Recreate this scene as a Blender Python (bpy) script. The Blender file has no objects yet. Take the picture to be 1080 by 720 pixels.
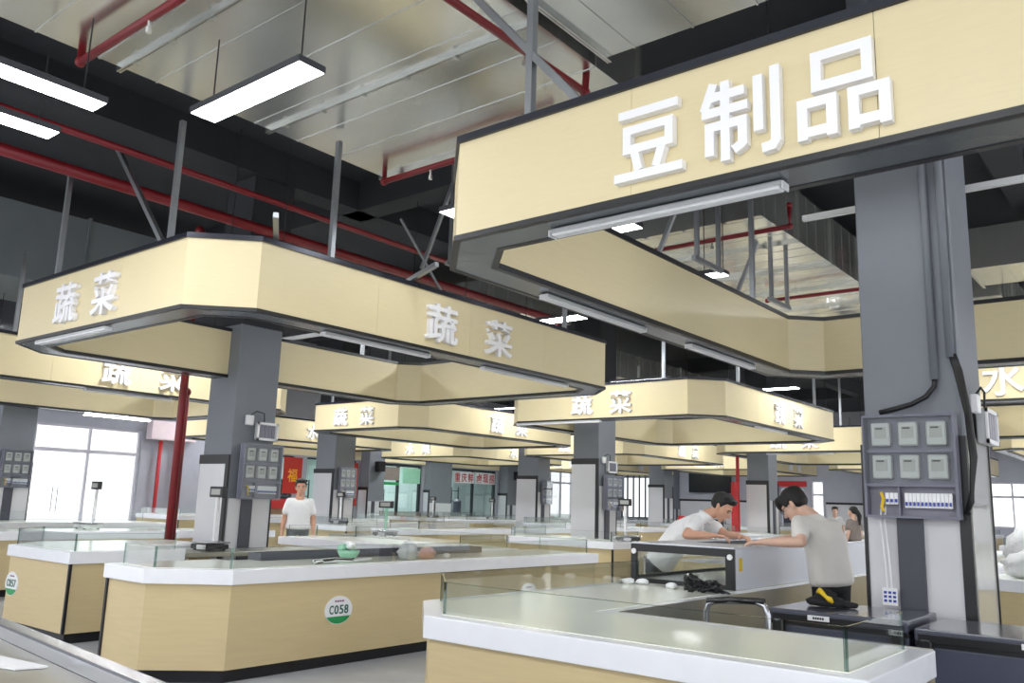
import bpy, bmesh, math, random
from mathutils import Vector, Matrix
random.seed(7)
COL = bpy.context.scene.collection
PI = math.pi

# ------------------------------------------------------------------ materials
def lin(c):
    def f(v):
        v /= 255.0
        return v / 12.92 if v <= 0.04045 else ((v + 0.055) / 1.055) ** 2.4
    return tuple(f(v) for v in c) + (1.0,)

MATS = {}
def mat(name, rgb, rough=0.5, metal=0.0, var=0.06, scale=3.0, stretch=(1, 1, 1), bump=0.0, bscale=40.0, coat=0.0, spec=0.5):
    m = bpy.data.materials.new(name); m.use_nodes = True
    nt = m.node_tree; b = nt.nodes['Principled BSDF']
    c = lin(rgb)
    tc = nt.nodes.new('ShaderNodeTexCoord'); mp = nt.nodes.new('ShaderNodeMapping')
    mp.inputs['Scale'].default_value = stretch
    nt.links.new(tc.outputs['Object'], mp.inputs[0])
    if var > 0:
        n = nt.nodes.new('ShaderNodeTexNoise'); n.inputs['Scale'].default_value = scale; n.inputs['Detail'].default_value = 4
        nt.links.new(mp.outputs[0], n.inputs['Vector'])
        r = nt.nodes.new('ShaderNodeValToRGB')
        r.color_ramp.elements[0].position = 0.3; r.color_ramp.elements[1].position = 0.7
        r.color_ramp.elements[0].color = tuple(max(0, v * (1 - var)) for v in c[:3]) + (1,)
        r.color_ramp.elements[1].color = tuple(min(1, v * (1 + var)) for v in c[:3]) + (1,)
        nt.links.new(n.outputs['Fac'], r.inputs[0]); nt.links.new(r.outputs[0], b.inputs['Base Color'])
    else:
        b.inputs['Base Color'].default_value = c
    b.inputs['Roughness'].default_value = rough; b.inputs['Metallic'].default_value = metal
    b.inputs['Specular IOR Level'].default_value = spec
    b.inputs['Coat Weight'].default_value = coat; b.inputs['Coat Roughness'].default_value = 0.08
    if bump > 0:
        n2 = nt.nodes.new('ShaderNodeTexNoise'); n2.inputs['Scale'].default_value = bscale; n2.inputs['Detail'].default_value = 3
        nt.links.new(mp.outputs[0], n2.inputs['Vector'])
        bp = nt.nodes.new('ShaderNodeBump'); bp.inputs['Strength'].default_value = bump; bp.inputs['Distance'].default_value = 0.02
        nt.links.new(n2.outputs['Fac'], bp.inputs['Height']); nt.links.new(bp.outputs[0], b.inputs['Normal'])
    MATS[name] = m
    return m

def emit(name, rgb, s):
    m = bpy.data.materials.new(name); m.use_nodes = True
    nt = m.node_tree; nt.nodes.clear()
    o = nt.nodes.new('ShaderNodeOutputMaterial'); e = nt.nodes.new('ShaderNodeEmission')
    e.inputs[0].default_value = lin(rgb); e.inputs[1].default_value = s
    nt.links.new(e.outputs[0], o.inputs[0]); MATS[name] = m
    return m

def glass(name, tint, refl=0.9):
    m = bpy.data.materials.new(name); m.use_nodes = True
    nt = m.node_tree; nt.nodes.clear()
    o = nt.nodes.new('ShaderNodeOutputMaterial'); t = nt.nodes.new('ShaderNodeBsdfTransparent'); g = nt.nodes.new('ShaderNodeBsdfGlossy')
    t.inputs[0].default_value = lin(tint); g.inputs['Roughness'].default_value = 0.02
    fr = nt.nodes.new('ShaderNodeFresnel'); fr.inputs[0].default_value = 1.45
    mu = nt.nodes.new('ShaderNodeMath'); mu.operation = 'MULTIPLY'; mu.inputs[1].default_value = refl
    mx = nt.nodes.new('ShaderNodeMixShader')
    nt.links.new(fr.outputs[0], mu.inputs[0]); nt.links.new(mu.outputs[0], mx.inputs[0])
    nt.links.new(t.outputs[0], mx.inputs[1]); nt.links.new(g.outputs[0], mx.inputs[2]); nt.links.new(mx.outputs[0], o.inputs[0])
    MATS[name] = m
    return m

cream = mat('cream_laminate', (231, 217, 176), 0.36, 0, 0.018, 5, (1, 1, 14), spec=0.4)
cream_base = mat('beige_laminate', (210, 191, 148), 0.42, 0, 0.03, 3, (1, 1, 12), spec=0.4)
black_trim = mat('black_trim', (26, 27, 32), 0.35, 0, 0.05)
navy_trim = mat('dark_anodised_trim', (44, 46, 56), 0.25, 0.5, 0.05)
soffit_m = mat('grey_composite_panel', (112, 118, 122), 0.22, 0.55, 0.06, 1.5)
white_stone = mat('white_stone', (240, 242, 248), 0.25, 0, 0.02, 8, coat=0.3)
top_stone = mat('pale_counter_glass', (244, 246, 234), 0.14, 0, 0.03, 1.5, coat=0.0, spec=0.3)
kick_m = mat('black_kick_tile', (24, 25, 32), 0.2, 0, 0.1, 5)
column_m = mat('grey_column_paint', (122, 127, 136), 0.55, 0, 0.05, 2, bump=0.03)
clad_m = mat('pale_cladding', (214, 215, 220), 0.3, 0, 0.03, 2)
clad_dark = mat('slate_cladding', (70, 72, 84), 0.4, 0, 0.05, 2)
clad_gloss = mat('glossy_cladding', (206, 206, 200), 0.07, 0.35, 0.05, 2)
box_m = mat('grey_meter_housing', (112, 113, 130), 0.3, 0, 0.06, 4)
box_back = mat('meter_backboard', (138, 138, 152), 0.5, 0, 0.06, 4)
meter_m = mat('meter_plastic', (196, 197, 196), 0.4, 0, 0.04)
lcd_m = mat('meter_display', (172, 173, 168), 0.25, 0, 0.05)
steel_m = mat('galvanised_steel', (222, 224, 220), 0.24, 0.92, 0.08, 1.2, bump=0.05, bscale=1.3)
strut_m = mat('zinc_strut', (150, 154, 158), 0.4, 0.8, 0.08, 5)
stain_m = mat('stainless_steel', (190, 192, 200), 0.25, 0.8, 0.05, 3, (1, 1, 10))
case_m = mat('brushed_case_steel', (208, 212, 222), 0.32, 0.25, 0.02, 2)
red_m = mat('red_pipe_paint', (126, 24, 32), 0.4, 0, 0.08, 4)
redb_m = mat('bright_red_paint', (196, 44, 46), 0.4, 0, 0.06, 4)
white_m = mat('white_plastic', (238, 239, 242), 0.4, 0, 0.02)
letter_m = mat('white_acrylic', (252, 252, 255), 0.3, 0, 0.0)
lampgrey_m = mat('lamp_housing_grey', (196, 198, 200), 0.4, 0, 0.03)
black_m = mat('black_plastic', (24, 25, 28), 0.35, 0, 0.06)
freezer_m = mat('slate_freezer_paint', (72, 76, 94), 0.35, 0, 0.05, 3)
lid_m = mat('freezer_lid', (84, 87, 100), 0.18, 0, 0.05, 3, coat=0.4)
cable_m = mat('black_cable', (26, 26, 28), 0.45, 0, 0.05)
floor_m = mat('grey_terrazzo', (178, 181, 186), 0.22, 0, 0.14, 1.4, bump=0.02)
ceil_m = mat('dark_ceiling_paint', (50, 53, 58), 0.9, 0, 0.08, 2)
duct_dark = mat('grey_insulated_duct', (112, 120, 126), 0.7, 0, 0.06, 2)
wall_m = mat('pale_grey_wall', (176, 178, 190), 0.6, 0, 0.04, 2)
wall_d = mat('grey_wall_paint', (140, 144, 152), 0.6, 0, 0.04, 2)
tile_m = mat('white_wall_tile', (216, 217, 222), 0.25, 0, 0.03, 2)
frame_d = mat('dark_window_frame', (40, 48, 52), 0.4, 0.2, 0.05)
frame_w = mat('white_window_frame', (214, 212, 222), 0.4, 0, 0.03)
skin_m = mat('skin', (226, 186, 164), 0.5, 0, 0.06, 10)
skin_t = mat('tanned_skin', (208, 160, 134), 0.5, 0, 0.06, 10)
hair_m = mat('black_hair', (22, 20, 20), 0.55, 0, 0.2, 60, bump=0.4, bscale=120)
shirt_m = mat('white_cotton', (236, 237, 238), 0.8, 0, 0.02, 4, bump=0.25, bscale=9)
shirt_c = mat('ivory_cotton', (232, 229, 224), 0.8, 0, 0.02, 4, bump=0.25, bscale=9)
trouser_m = mat('black_trousers', (24, 25, 30), 0.8, 0, 0.1, 6)
trouser_g = mat('grey_trousers', (92, 96, 102), 0.8, 0, 0.1, 6)
rating_m = mat('pale_blue_label', (150, 176, 214), 0.5, 0, 0.2, 40)
taupe_m = mat('taupe_cloth', (132, 122, 116), 0.8, 0, 0.08, 6)
purple_m = mat('purple_cloth', (128, 40, 120), 0.8, 0, 0.08, 6)
green_m = mat('green_plastic', (38, 150, 84), 0.35, 0, 0.08)
greend_m = mat('dark_green_ink', (20, 96, 84), 0.5, 0, 0.0)
mint_m = mat('mint_bowl', (150, 206, 178), 0.35, 0, 0.05)
yellow_m = mat('yellow_strap', (226, 190, 30), 0.5, 0, 0.05)
blue_m = mat('blue_switch', (50, 70, 170), 0.4, 0, 0.05)
wood_m = mat('brown_wood', (150, 100, 66), 0.5, 0, 0.15, 3, (1, 1, 8))
bag_m = mat('thin_white_bag', (236, 238, 240), 0.3, 0, 0.04, 12, bump=0.6, bscale=24)
pinkbag_m = mat('pink_food_bag', (214, 160, 150), 0.4, 0, 0.2, 30, bump=0.5, bscale=24)
trash_m = mat('black_film', (26, 27, 30), 0.2, 0, 0.2, 30, bump=0.6, bscale=30)
banner_m = mat('red_banner', (190, 46, 32), 0.6, 0, 0.08, 6)
orange_m = mat('orange_lettering', (240, 168, 40), 0.6, 0, 0.05)
redletter_m = mat('red_lettering', (186, 24, 40), 0.5, 0, 0.0)
screen_m = mat('black_screen', (38, 42, 48), 0.2, 0, 0.1, 2)
pink_m = mat('pink_panel', (238, 220, 226), 0.5, 0, 0.04)
shopwall_m = mat('mint_white_shop_wall', (206, 222, 218), 0.6, 0, 0.05, 2)
ground_m = mat('outdoor_paving', (216, 212, 214), 0.8, 0, 0.05, 1)
steeltop_m = mat('satin_worktop_steel', (176, 174, 164), 0.3, 0.75, 0.1, 2)
led_m = emit('led_diffuser', (250, 252, 255), 46.0)
led_small_m = emit('dimmer_led_diffuser', (250, 252, 255), 13.0)
led_fill_m = emit('dim_led_diffuser', (250, 252, 255), 10.0)
ledhouse_m = mat('dark_lamp_housing', (70, 72, 78), 0.4, 0.3, 0.03)
shopfill_m = emit('shop_light', (240, 250, 250), 10.0)
glass_m = glass('guard_glass', (253, 255, 254), .5)
paneglass_m = glass('window_glass', (250, 252, 252), 0.5)
glassedge_m = glass('glass_edge', (206, 222, 218), 1.0)

# ------------------------------------------------------------------ mesh builder
class MB:
    def __init__(s): s.bm = bmesh.new()
    def box(s, x0, x1, y0, y1, z0, z1):
        return s.prism([(x0, y0), (x1, y0), (x1, y1), (x0, y1)], z0, z1)
    def prism(s, poly, z0, z1):
        b = [s.bm.verts.new((x, y, z0)) for x, y in poly]; t = [s.bm.verts.new((x, y, z1)) for x, y in poly]
        n = len(poly); s.bm.faces.new(b[::-1]); s.bm.faces.new(t)
        for i in range(n): s.bm.faces.new((b[i], b[(i + 1) % n], t[(i + 1) % n], t[i]))
        return s
    def ring(s, outer, inner, z0, z1):
        n = len(outer); V = s.bm.verts.new
        ob = [V((*p, z0)) for p in outer]; ot = [V((*p, z1)) for p in outer]; ib = [V((*p, z0)) for p in inner]; it = [V((*p, z1)) for p in inner]
        for i in range(n):
            j = (i + 1) % n
            s.bm.faces.new((ob[i], ob[j], ot[j], ot[i])); s.bm.faces.new((ib[j], ib[i], it[i], it[j]))
            s.bm.faces.new((ot[i], ot[j], it[j], it[i])); s.bm.faces.new((ob[j], ob[i], ib[i], ib[j]))
        return s
    def bar(s, p, q, w, h=None):
        p, q = Vector(p), Vector(q); h = h or w; d = (q - p).normalized()
        a = Vector((0, 0, 1)) if abs(d.z) < 0.9 else Vector((1, 0, 0))
        u = d.cross(a).normalized(); v = u.cross(d)
        c = [u * w / 2 * i + v * h / 2 * j for i, j in ((-1, -1), (1, -1), (1, 1), (-1, 1))]
        A = [s.bm.verts.new(p + k) for k in c]; B = [s.bm.verts.new(q + k) for k in c]
        s.bm.faces.new(A[::-1]); s.bm.faces.new(B)
        for i in range(4): s.bm.faces.new((A[i], A[(i + 1) % 4], B[(i + 1) % 4], B[i]))
        return s
    def tube(s, pts, r, n=8):
        pts = [Vector(p) for p in pts]; rings = []; prev = None
        for i, p in enumerate(pts):
            d = (pts[min(i + 1, len(pts) - 1)] - pts[max(i - 1, 0)]).normalized()
            if prev is None:
                a = Vector((0, 0, 1)) if abs(d.z) < 0.9 else Vector((1, 0, 0)); u = d.cross(a).normalized()
            else:
                u = (prev - d * prev.dot(d)).normalized()
            prev = u; v = d.cross(u); rr = r[i] if isinstance(r, (list, tuple)) else r
            rings.append([s.bm.verts.new(p + (u * math.cos(2 * PI * k / n) + v * math.sin(2 * PI * k / n)) * rr) for k in range(n)])
        for a, b in zip(rings, rings[1:]):
            for k in range(n): s.bm.faces.new((a[k], a[(k + 1) % n], b[(k + 1) % n], b[k]))
        s.bm.faces.new(rings[0][::-1]); s.bm.faces.new(rings[-1])
        return s
    def lathe(s, prof, c=(0, 0), n=20):
        rings = []
        for r, z in prof:
            rings.append([s.bm.verts.new((c[0] + r * math.cos(2 * PI * k / n), c[1] + r * math.sin(2 * PI * k / n), z)) for k in range(n)])
        for a, b in zip(rings, rings[1:]):
            for k in range(n): s.bm.faces.new((a[k], a[(k + 1) % n], b[(k + 1) % n], b[k]))
        s.bm.faces.new(rings[0][::-1]); s.bm.faces.new(rings[-1])
        return s
    def ell(s, c, r, rot=None, sub=2, jit=0.0):
        M = Matrix.Translation(c) @ (rot.to_4x4() if rot else Matrix.Identity(4)) @ Matrix.Diagonal((*r, 1))
        g = bmesh.ops.create_icosphere(s.bm, subdivisions=sub, radius=1, matrix=M)
        if jit:
            for v in g['verts']: v.co += Vector([random.uniform(-jit, jit) for _ in range(3)])
        return s
    def hull(s, *els):
        pts = []
        for c, r, rot in els:
            c = Vector(c); rr = (r, r, r) if isinstance(r, (int, float)) else r
            for k in range(60):
                z = 1 - 2 * (k + .5) / 60; t = k * 2.39996; q = math.sqrt(1 - z * z)
                p = Vector((q * math.cos(t) * rr[0], q * math.sin(t) * rr[1], z * rr[2]))
                pts.append(c + (rot @ p if rot else p))
        vs = [s.bm.verts.new(p) for p in pts]
        g = bmesh.ops.convex_hull(s.bm, input=vs)
        bad = set(g['geom_interior']) | set(g['geom_unused'])
        bmesh.ops.delete(s.bm, geom=[v for v in bad if isinstance(v, bmesh.types.BMVert) and v.is_valid], context='VERTS')
        return s
    def xform(s, M):
        s.bm.transform(M); return s
    def build(s, name, m, parent=None, bevel=0.0, smooth=False, at=None, seg=1):
        bmesh.ops.recalc_face_normals(s.bm, faces=s.bm.faces[:])
        if bevel:
            e = [e for e in s.bm.edges if len(e.link_faces) == 2 and e.calc_face_angle(0) > 0.5]
            bmesh.ops.bevel(s.bm, geom=e, offset=bevel, segments=seg, profile=0.7, affect='EDGES', clamp_overlap=True)
        off = Vector(at) if at is not None else (parent.matrix_world.translation.copy() if (parent is not None and getattr(s, 'world', True)) else None)
        if off is not None: s.bm.transform(Matrix.Translation(-off))
        me = bpy.data.meshes.new(name); s.bm.to_mesh(me); s.bm.free()
        if smooth:
            for p in me.polygons: p.use_smooth = True
        me.materials.append(MATS[m] if isinstance(m, str) else m)
        o = bpy.data.objects.new(name, me); COL.objects.link(o)
        if parent is not None:
            o.parent = parent
            if parent.type != 'EMPTY': o.location = (0, 0, 0)
        elif at is not None: o.location = at
        return o

WORLD = {}
def thing(name, label, cat, loc=(0, 0, 0), group=None, kind=None):
    o = bpy.data.objects.new(name, None); COL.objects.link(o); o.empty_display_size = 0.1
    o.location = loc; o['label'] = label; o['category'] = cat
    if group: o['group'] = group
    if kind: o['kind'] = kind
    o.matrix_world = Matrix.Translation(loc)
    return o
def tag(o, label, cat, group=None, kind=None):
    o['label'] = label; o['category'] = cat
    if group: o['group'] = group
    if kind: o['kind'] = kind
    return o
def struct(mb, name, m, **k):
    o = mb.build(name, m, **k); o['kind'] = 'structure'; return o
def kids(o): return [c for c in bpy.data.objects if c.parent == o]
def dup(root, loc, label=None, group=None, skip=()):
    r = root.copy(); COL.objects.link(r); r.location = loc; r.matrix_world = Matrix.Translation(loc)
    if label: r['label'] = label
    if group: r['group'] = group
    for ch in kids(root):
        if ch.name.split('.')[0] in skip: continue
        c = ch.copy(); COL.objects.link(c); c.parent = r
        for g in kids(ch):
            d = g.copy(); COL.objects.link(d); d.parent = c
    return r
def sub(mb, name, m, part, **k):
    """a sub-part: same local frame as its part (part sits at the origin of its thing)"""
    root = part.parent
    o = mb.build(name, m, parent=None, **k)
    o.data.transform(Matrix.Translation(-root.matrix_world.translation)); o.parent = part
    return o

def text_mesh(body, size, ext, offset=0.0):
    c = bpy.data.curves.new('glyph', 'FONT'); c.body = body; c.size = size; c.extrude = ext; c.offset = offset; c.resolution_u = 4
    c.align_x = 'CENTER'; c.align_y = 'BOTTOM_BASELINE'
    o = bpy.data.objects.new('glyph', c); COL.objects.link(o); bpy.context.view_layer.update()
    me = bpy.data.meshes.new_from_object(o.evaluated_get(bpy.context.evaluated_depsgraph_get()))
    bpy.data.objects.remove(o); bpy.data.curves.remove(c)
    xs = [v.co.x for v in me.vertices]; ys = [v.co.y for v in me.vertices]
    me.transform(Matrix.Translation((-(min(xs) + max(xs)) / 2, -(min(ys) + max(ys)) / 2, 0)))
    return me, max(xs) - min(xs), max(ys) - min(ys)
GLYPH = {}
def glyph(ch, w, h, depth, off, face):
    """a character as a solid mesh w x h, standing on a face: '-Y' or '+X'; origin at its centre on the wall"""
    k = (ch, w, h, depth, off, face)
    if k not in GLYPH:
        me, cw, chh = text_mesh(ch, 1.0, 0.5, off)
        zs = 2 * 0.5
        me.transform(Matrix.Diagonal((w / cw, h / chh, depth / zs, 1)))
        me.transform(Matrix.Translation((0, 0, depth / 2)))
        me.transform(Matrix.Rotation(PI / 2, 4, 'X'))          # faces -Y
        if face == '+X': me.transform(Matrix.Rotation(PI / 2, 4, 'Z'))
        GLYPH[k] = me
    return GLYPH[k]
def put_glyph(ch, pos, w, h, depth, off, face, m, parent, name='character'):
    me = glyph(ch, w, h, depth, off, face)
    if not me.materials: me.materials.append(m)
    o = bpy.data.objects.new(name, me); COL.objects.link(o)
    base = parent.matrix_world.translation if parent else Vector((0, 0, 0))
    o.location = Vector(pos) - base; o.parent = parent
    return o

def offset_poly(poly, d):
    """inward offset of a counter-clockwise convex or L-shaped polygon"""
    n = len(poly); out = []
    for i in range(n):
        p0, p1, p2 = Vector(poly[i - 1]), Vector(poly[i]), Vector(poly[(i + 1) % n])
        a = (p1 - p0).normalized(); b = (p2 - p1).normalized()
        na = Vector((-a.y, a.x)); nb = Vector((-b.y, b.x))
        k = 1 + na.dot(nb)
        q = p1 + (na + nb) * (d / k)
        out.append((q.x, q.y))
    return out

# ------------------------------------------------------------------ setting
FX0, FX1, FY0, FY1, CZ = -27.0, 9.0, -5.0, 42.0, 6.3
struct(MB().box(FX0 - 6, FX1, FY0, FY1 + 1, -0.2, 0.0), 'floor', floor_m)
cm = MB().box(FX0 - 0.2, FX1, FY0, FY1 + 0.2, CZ, CZ + 0.2)
for y in (1.5, 8.2, 16.6, 25.0, 33.4): cm.box(FX0, FX1, y, y + 0.4, CZ - 0.45, CZ)
for x in (-18.6, -10.2, -1.8): cm.box(x, x + 0.4, FY0, FY1, CZ - 0.45, CZ)
struct(cm, 'ceiling', ceil_m)

# side wall with shop windows and glazing (x = -27)
Wm = MB(); X0, X1 = -27.2, -27.0
def wl(y0, y1, z0, z1, mb=Wm): mb.box(X0, X1, y0, y1, z0, z1)
openings = [(9.3, 14.2, 0.05, 3.45), (18.6, 20.3, 0.6, 3.0), (20.9, 23.4, 0.6, 3.0), (24.5, 27.2, 0.7, 3.0), (29.1, 32.3, 0.7, 3.0), (36.8, 38.9, 0.5, 4.3), (33.6, 35.6, 0.05, 2.9)]
ys = [FY0]
prev = FY0
for a, b, z0, z1 in sorted(openings):
    wl(prev, a, 0, CZ); wl(a, b, 0, z0); wl(a, b, z1, CZ); prev = b
wl(prev, FY1 + 0.2, 0, CZ)
struct(Wm, 'wall_left', wall_m)
# far wall (y = 42)
Fm = MB()
fo = [(-25.9, -24.0, 0.9, 4.4), (-16.6, -15.5, 0.02, 2.6), (-15.1, -14.5, 1.1, 3.0), (-7.5, -4.6, 1.1, 3.0), (-3.6, -1.0, 1.1, 3.0)]
prev = FX0
for a, b, z0, z1 in fo:
    Fm.box(prev, a, FY1, FY1 + 0.2, 0, CZ); Fm.box(a, b, FY1, FY1 + 0.2, 0, z0); Fm.box(a, b, FY1, FY1 + 0.2, z1, CZ); prev = b
Fm.box(prev, FX1, FY1, FY1 + 0.2, 0, CZ)
struct(Fm, 'wall_far', wall_m)
# white tile dado and black cap line on the far wall
k = 1
for a, b in ((-23.9, -16.7), (-14.4, -7.6), (-4.5, -3.7), (-0.9, 8.9)):
    struct(MB().box(a, b, FY1 - 0.03, FY1, 0, 1.9), 'trim_%d' % k, tile_m); k += 1
    struct(MB().box(a, b, FY1 - 0.05, FY1, 1.9, 2.0), 'trim_%d' % k, black_m); k += 1
# outdoor paving and the back of the shop units
struct(MB().box(-60, FX0 - 6.01, -20, 70, -0.3, -0.1), 'floor_outside', ground_m)
struct(MB().box(-60, FX1, FY1 + 1.02, 80, -0.3, -0.1), 'floor_terrace', ground_m)
wn = 1
def window(face, a0, a1, z0, z1, nmull, m, tr=None, rail=0.06):
    """window frame with mullions and one pane; face 'x' = in side wall, 'y' = in far wall"""
    global wn
    mb = MB(); gl = MB(); r = rail
    def B(u0, u1, w0, w1, t, q=mb):
        if face == 'x': q.box(-27.13 - t, -27.13 + t, u0, u1, w0, w1)
        else: q.box(u0, u1, FY1 + 0.1 - t, FY1 + 0.1 + t, w0, w1)
    B(a0, a0 + r, z0, z1, 0.06); B(a1 - r, a1, z0, z1, 0.06); B(a0 + r, a1 - r, z0, z0 + r, 0.06); B(a0 + r, a1 - r, z1 - r, z1, 0.06)
    for i in range(1, nmull):
        c = a0 + (a1 - a0) * i / nmull; B(c - r / 2, c + r / 2, z0 + r, z1 - r, 0.05)
    if tr: B(a0 + r, a1 - r, tr, tr + r * 1.6, 0.055)
    f = struct(mb, 'window_%d' % wn, m); B(a0 + r, a1 - r, z0 + r, z1 - r, 0.006, gl)
    g = gl.build('glass_pane', paneglass_m, f)
    wn += 1
    return f
gf = window('x', 9.3, 14.2, 0.05, 3.45, 3, frame_w, 2.62, 0.07)
hb = MB()
for y in (11.55, 11.7): hb.tube([(-26.95, y, 0.85), (-26.9, y, 0.85), (-26.9, y, 1.55), (-26.95, y, 1.55)], 0.015, 6)
for z in (0.95, 1.2, 1.45): hb.tube([(-26.9, 11.55, z), (-26.9, 11.7, z)], 0.01, 6)
hb.build('door_handle', stain_m, gf)
window('x', 18.6, 20.3, 0.6, 3.0, 1, frame_d)
window('x', 20.9, 23.4, 0.6, 3.0, 2, frame_d)
window('x', 24.5, 27.2, 0.7, 3.0, 2, frame_d, None, 0.1)
window('x', 29.1, 32.3, 0.7, 3.0, 2, frame_d, None, 0.1)
window('x', 36.8, 38.9, 0.5, 4.3, 2, frame_w, 2.6)
window('y', -25.9, -24.0, 0.9, 4.4, 5, frame_d, 3.1)
window('y', -15.1, -14.5, 1.1, 3.0, 1, frame_w, 2.3)
window('y', -7.5, -4.6, 1.1, 3.0, 3, frame_w, 2.35)
window('y', -3.6, -1.0, 1.1, 3.0, 3, frame_w, 2.35)
d = struct(MB().box(-16.55, -15.55, FY1 + 0.06, FY1 + 0.12, 0.02, 2.58), 'door_1', clad_dark)
MB().tube([(-15.7, FY1 + 0.06, 0.9), (-15.7, FY1 + 0.01, 0.9), (-15.7, FY1 + 0.01, 1.2), (-15.7, FY1 + 0.06, 1.2)], 0.015, 6).build('door_handle', stain_m, d)
# cream header boards over the shop windows
struct(MB().box(-27.0, -26.94, 18.0, 33.2, 3.05, 3.4), 'trim_%d' % k, cream); k += 1
# shop units behind the windows
sm = MB()
for a, b in ((18.2, 24.2), (24.3, 28.3), (28.4, 36.4)):
    sm.box(-31.2, -31.0, a, b, 0, 3.3); sm.box(-31.0, -27.25, a, a + 0.08, 0, 3.3); sm.box(-31.0, -27.25, b - 0.08, b, 0, 3.3); sm.box(-31.2, -27.25, a, b, 3.3, 3.4)
struct(sm, 'wall_shops', shopwall_m)
for i, (y, w) in enumerate(((19.6, 1.2), (26.0, 1.6), (31.0, 1.8), (22, 1.2))):  # glowing panels added to light the shop rooms, where daylight does not reach
    t = thing('ceiling_light', ['square light inside the shop behind the red banner', 'square light inside the shop with the green window sign', 'square light inside the shop with the red lettered window', 'square light inside the dark shop beside the orange banner'][i], 'light', (-29.2, y, 3.24))
    MB().box(-29.2 - w / 2, -29.2 + w / 2, y - w / 2, y + w / 2, 3.25, 3.3).build('housing', lampgrey_m, t)
    MB().box(-29.2 - w / 2 + .05, -29.2 + w / 2 - .05, y - w / 2 + .05, y + w / 2 - .05, 3.24, 3.25).build('diffuser', shopfill_m, t)

# ------------------------------------------------------------------ overhead sign rings
RW, RL, CH, Z0, Z1 = 4.6, 6.35, 0.47, 3.035, 3.69
PXX, PYY = -6.95, 9.3
def ring_xy(i, j):
    dx, dy = {(1, 0): (.42, .10), (1, 1): (-.05, .12), (2, 1): (.8, 0), (3, 1): (1.6, 0)}.get((i, j), (0, 0))
    return (-3.86 + PXX * i + dx, 3.6 + PYY * j + dy)
OCT = [(CH, 0), (RW - CH, 0), (RW, CH), (RW, RL - CH), (RW - CH, RL), (CH, RL), (0, RL - CH), (0, CH)]
ROWS = ['front row', 'second row', 'third row', 'back row']
FILES = ['on the freezer side', 'second from freezers', 'third from freezers', 'nearest shop windows'.replace('nearest', 'by the')]
def ring_where(i, j): return '%s, %s' % (ROWS[j], FILES[i])

def make_ring(x, y, label, RW=RW, CH=CH):
    OCT = [(CH, 0), (RW - CH, 0), (RW, CH), (RW, RL - CH), (RW - CH, RL), (CH, RL), (0, RL - CH), (0, CH)]
    t = thing('sign_canopy', label, 'hanging sign', (x, y, Z0), 'octagonal sign rings over the stalls')
    o = offset_poly(OCT, 0.0); P = lambda poly: [(x + a, y + b) for a, b in poly]
    i1 = offset_poly(OCT, 0.03); i2 = offset_poly(OCT, 0.26); i3 = offset_poly(OCT, 0.29)
    for n in range(8):
        m = (n + 1) % 8
        fm = MB(); ln = (Vector(o[m]) - Vector(o[n])).length; ns = max(1, round(ln / 1.3))
        for q in range(ns):
            def lp(a, b, f): return (a[0] + (b[0] - a[0]) * f, a[1] + (b[1] - a[1]) * f)
            f0, f1 = q / ns, (q + 1) / ns - (.0025 / ln if q < ns - 1 else 0)
            fm.prism(P([lp(o[n], o[m], f0), lp(o[n], o[m], f1), lp(i1[n], i1[m], f1), lp(i1[n], i1[m], f0)]), Z0 + .02, Z1 - .03)
        fm.build('fascia_panel', cream, t)
        MB().prism(P([i2[n], i2[m], i3[m], i3[n]]), Z0 + .02, Z1 - .03).build('inner_panel', cream, t)
    so = MB()
    for n in range(8):
        m = (n + 1) % 8
        def lerp(a, b, f): return (a[0] + (b[0] - a[0]) * f, a[1] + (b[1] - a[1]) * f)
        A, B, Cc, D = i1[n], i1[m], i2[m], i2[n]
        parts = 3 if n % 2 else 1
        for q in range(parts):
            f0, f1 = q / parts, (q + 1) / parts - (0.004 if q < parts - 1 else 0)
            so.prism(P([lerp(A, B, f0), lerp(A, B, f1), lerp(D, Cc, f1), lerp(D, Cc, f0)]), Z0 + .004, Z0 + .02)
    so.build('soffit', soffit_m, t)
    MB().ring(P(offset_poly(OCT, -0.012)), P(i1), Z0, Z0 + .032).build('bottom_trim', black_trim, t)
    MB().ring(P(offset_poly(OCT, -0.02)), P(offset_poly(OCT, .05)), Z1 - .032, Z1 + .012).build('top_trim', navy_trim, t)
    MB().ring(P(i2), P(offset_poly(OCT, .305)), Z0, Z0 + .04).build('inner_bottom_trim', black_trim, t)
    MB().ring(P(offset_poly(OCT, .24)), P(offset_poly(OCT, .305)), Z1 - .03, Z1 + .012).build('inner_top_trim', black_trim, t)
    MB().ring(P(offset_poly(OCT, .05)), P(offset_poly(OCT, .24)), Z1 - .025, Z1 - .005).build('top_cover', black_trim, t)  # unseen dark board added to block light through the hollow ring
    for px, py in ((.9, .14), (RW - 1.0, .14), (RW - .14, 1.3), (RW - .14, RL - 1.2), (.14, RL - 1.2)):
        MB().box(x + px - .024, x + px + .024, y + py - .024, y + py + .024, Z1 + .012, 4.93).build('hanger_post', strut_m, t)
    return t

SIGN = {}
posn = {'-Y': None}
def letters(t, i, j, face, text, starts, w=0.46, h=0.41, off=0.018, depth=0.05):
    x, y = ring_xy(i, j)
    for ch, c in zip(text, starts):
        W = {(2, 1): 3.8, (1, 0): 4.2, (3, 1): 3.0}.get((i, j), RW)
        p = (x + c, y - 0.002, 3.335) if face == '-Y' else (x + W + 0.002, y + c, 3.335)
        put_glyph(ch, p, w, h, depth, off, face, letter_m, t)

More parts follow.
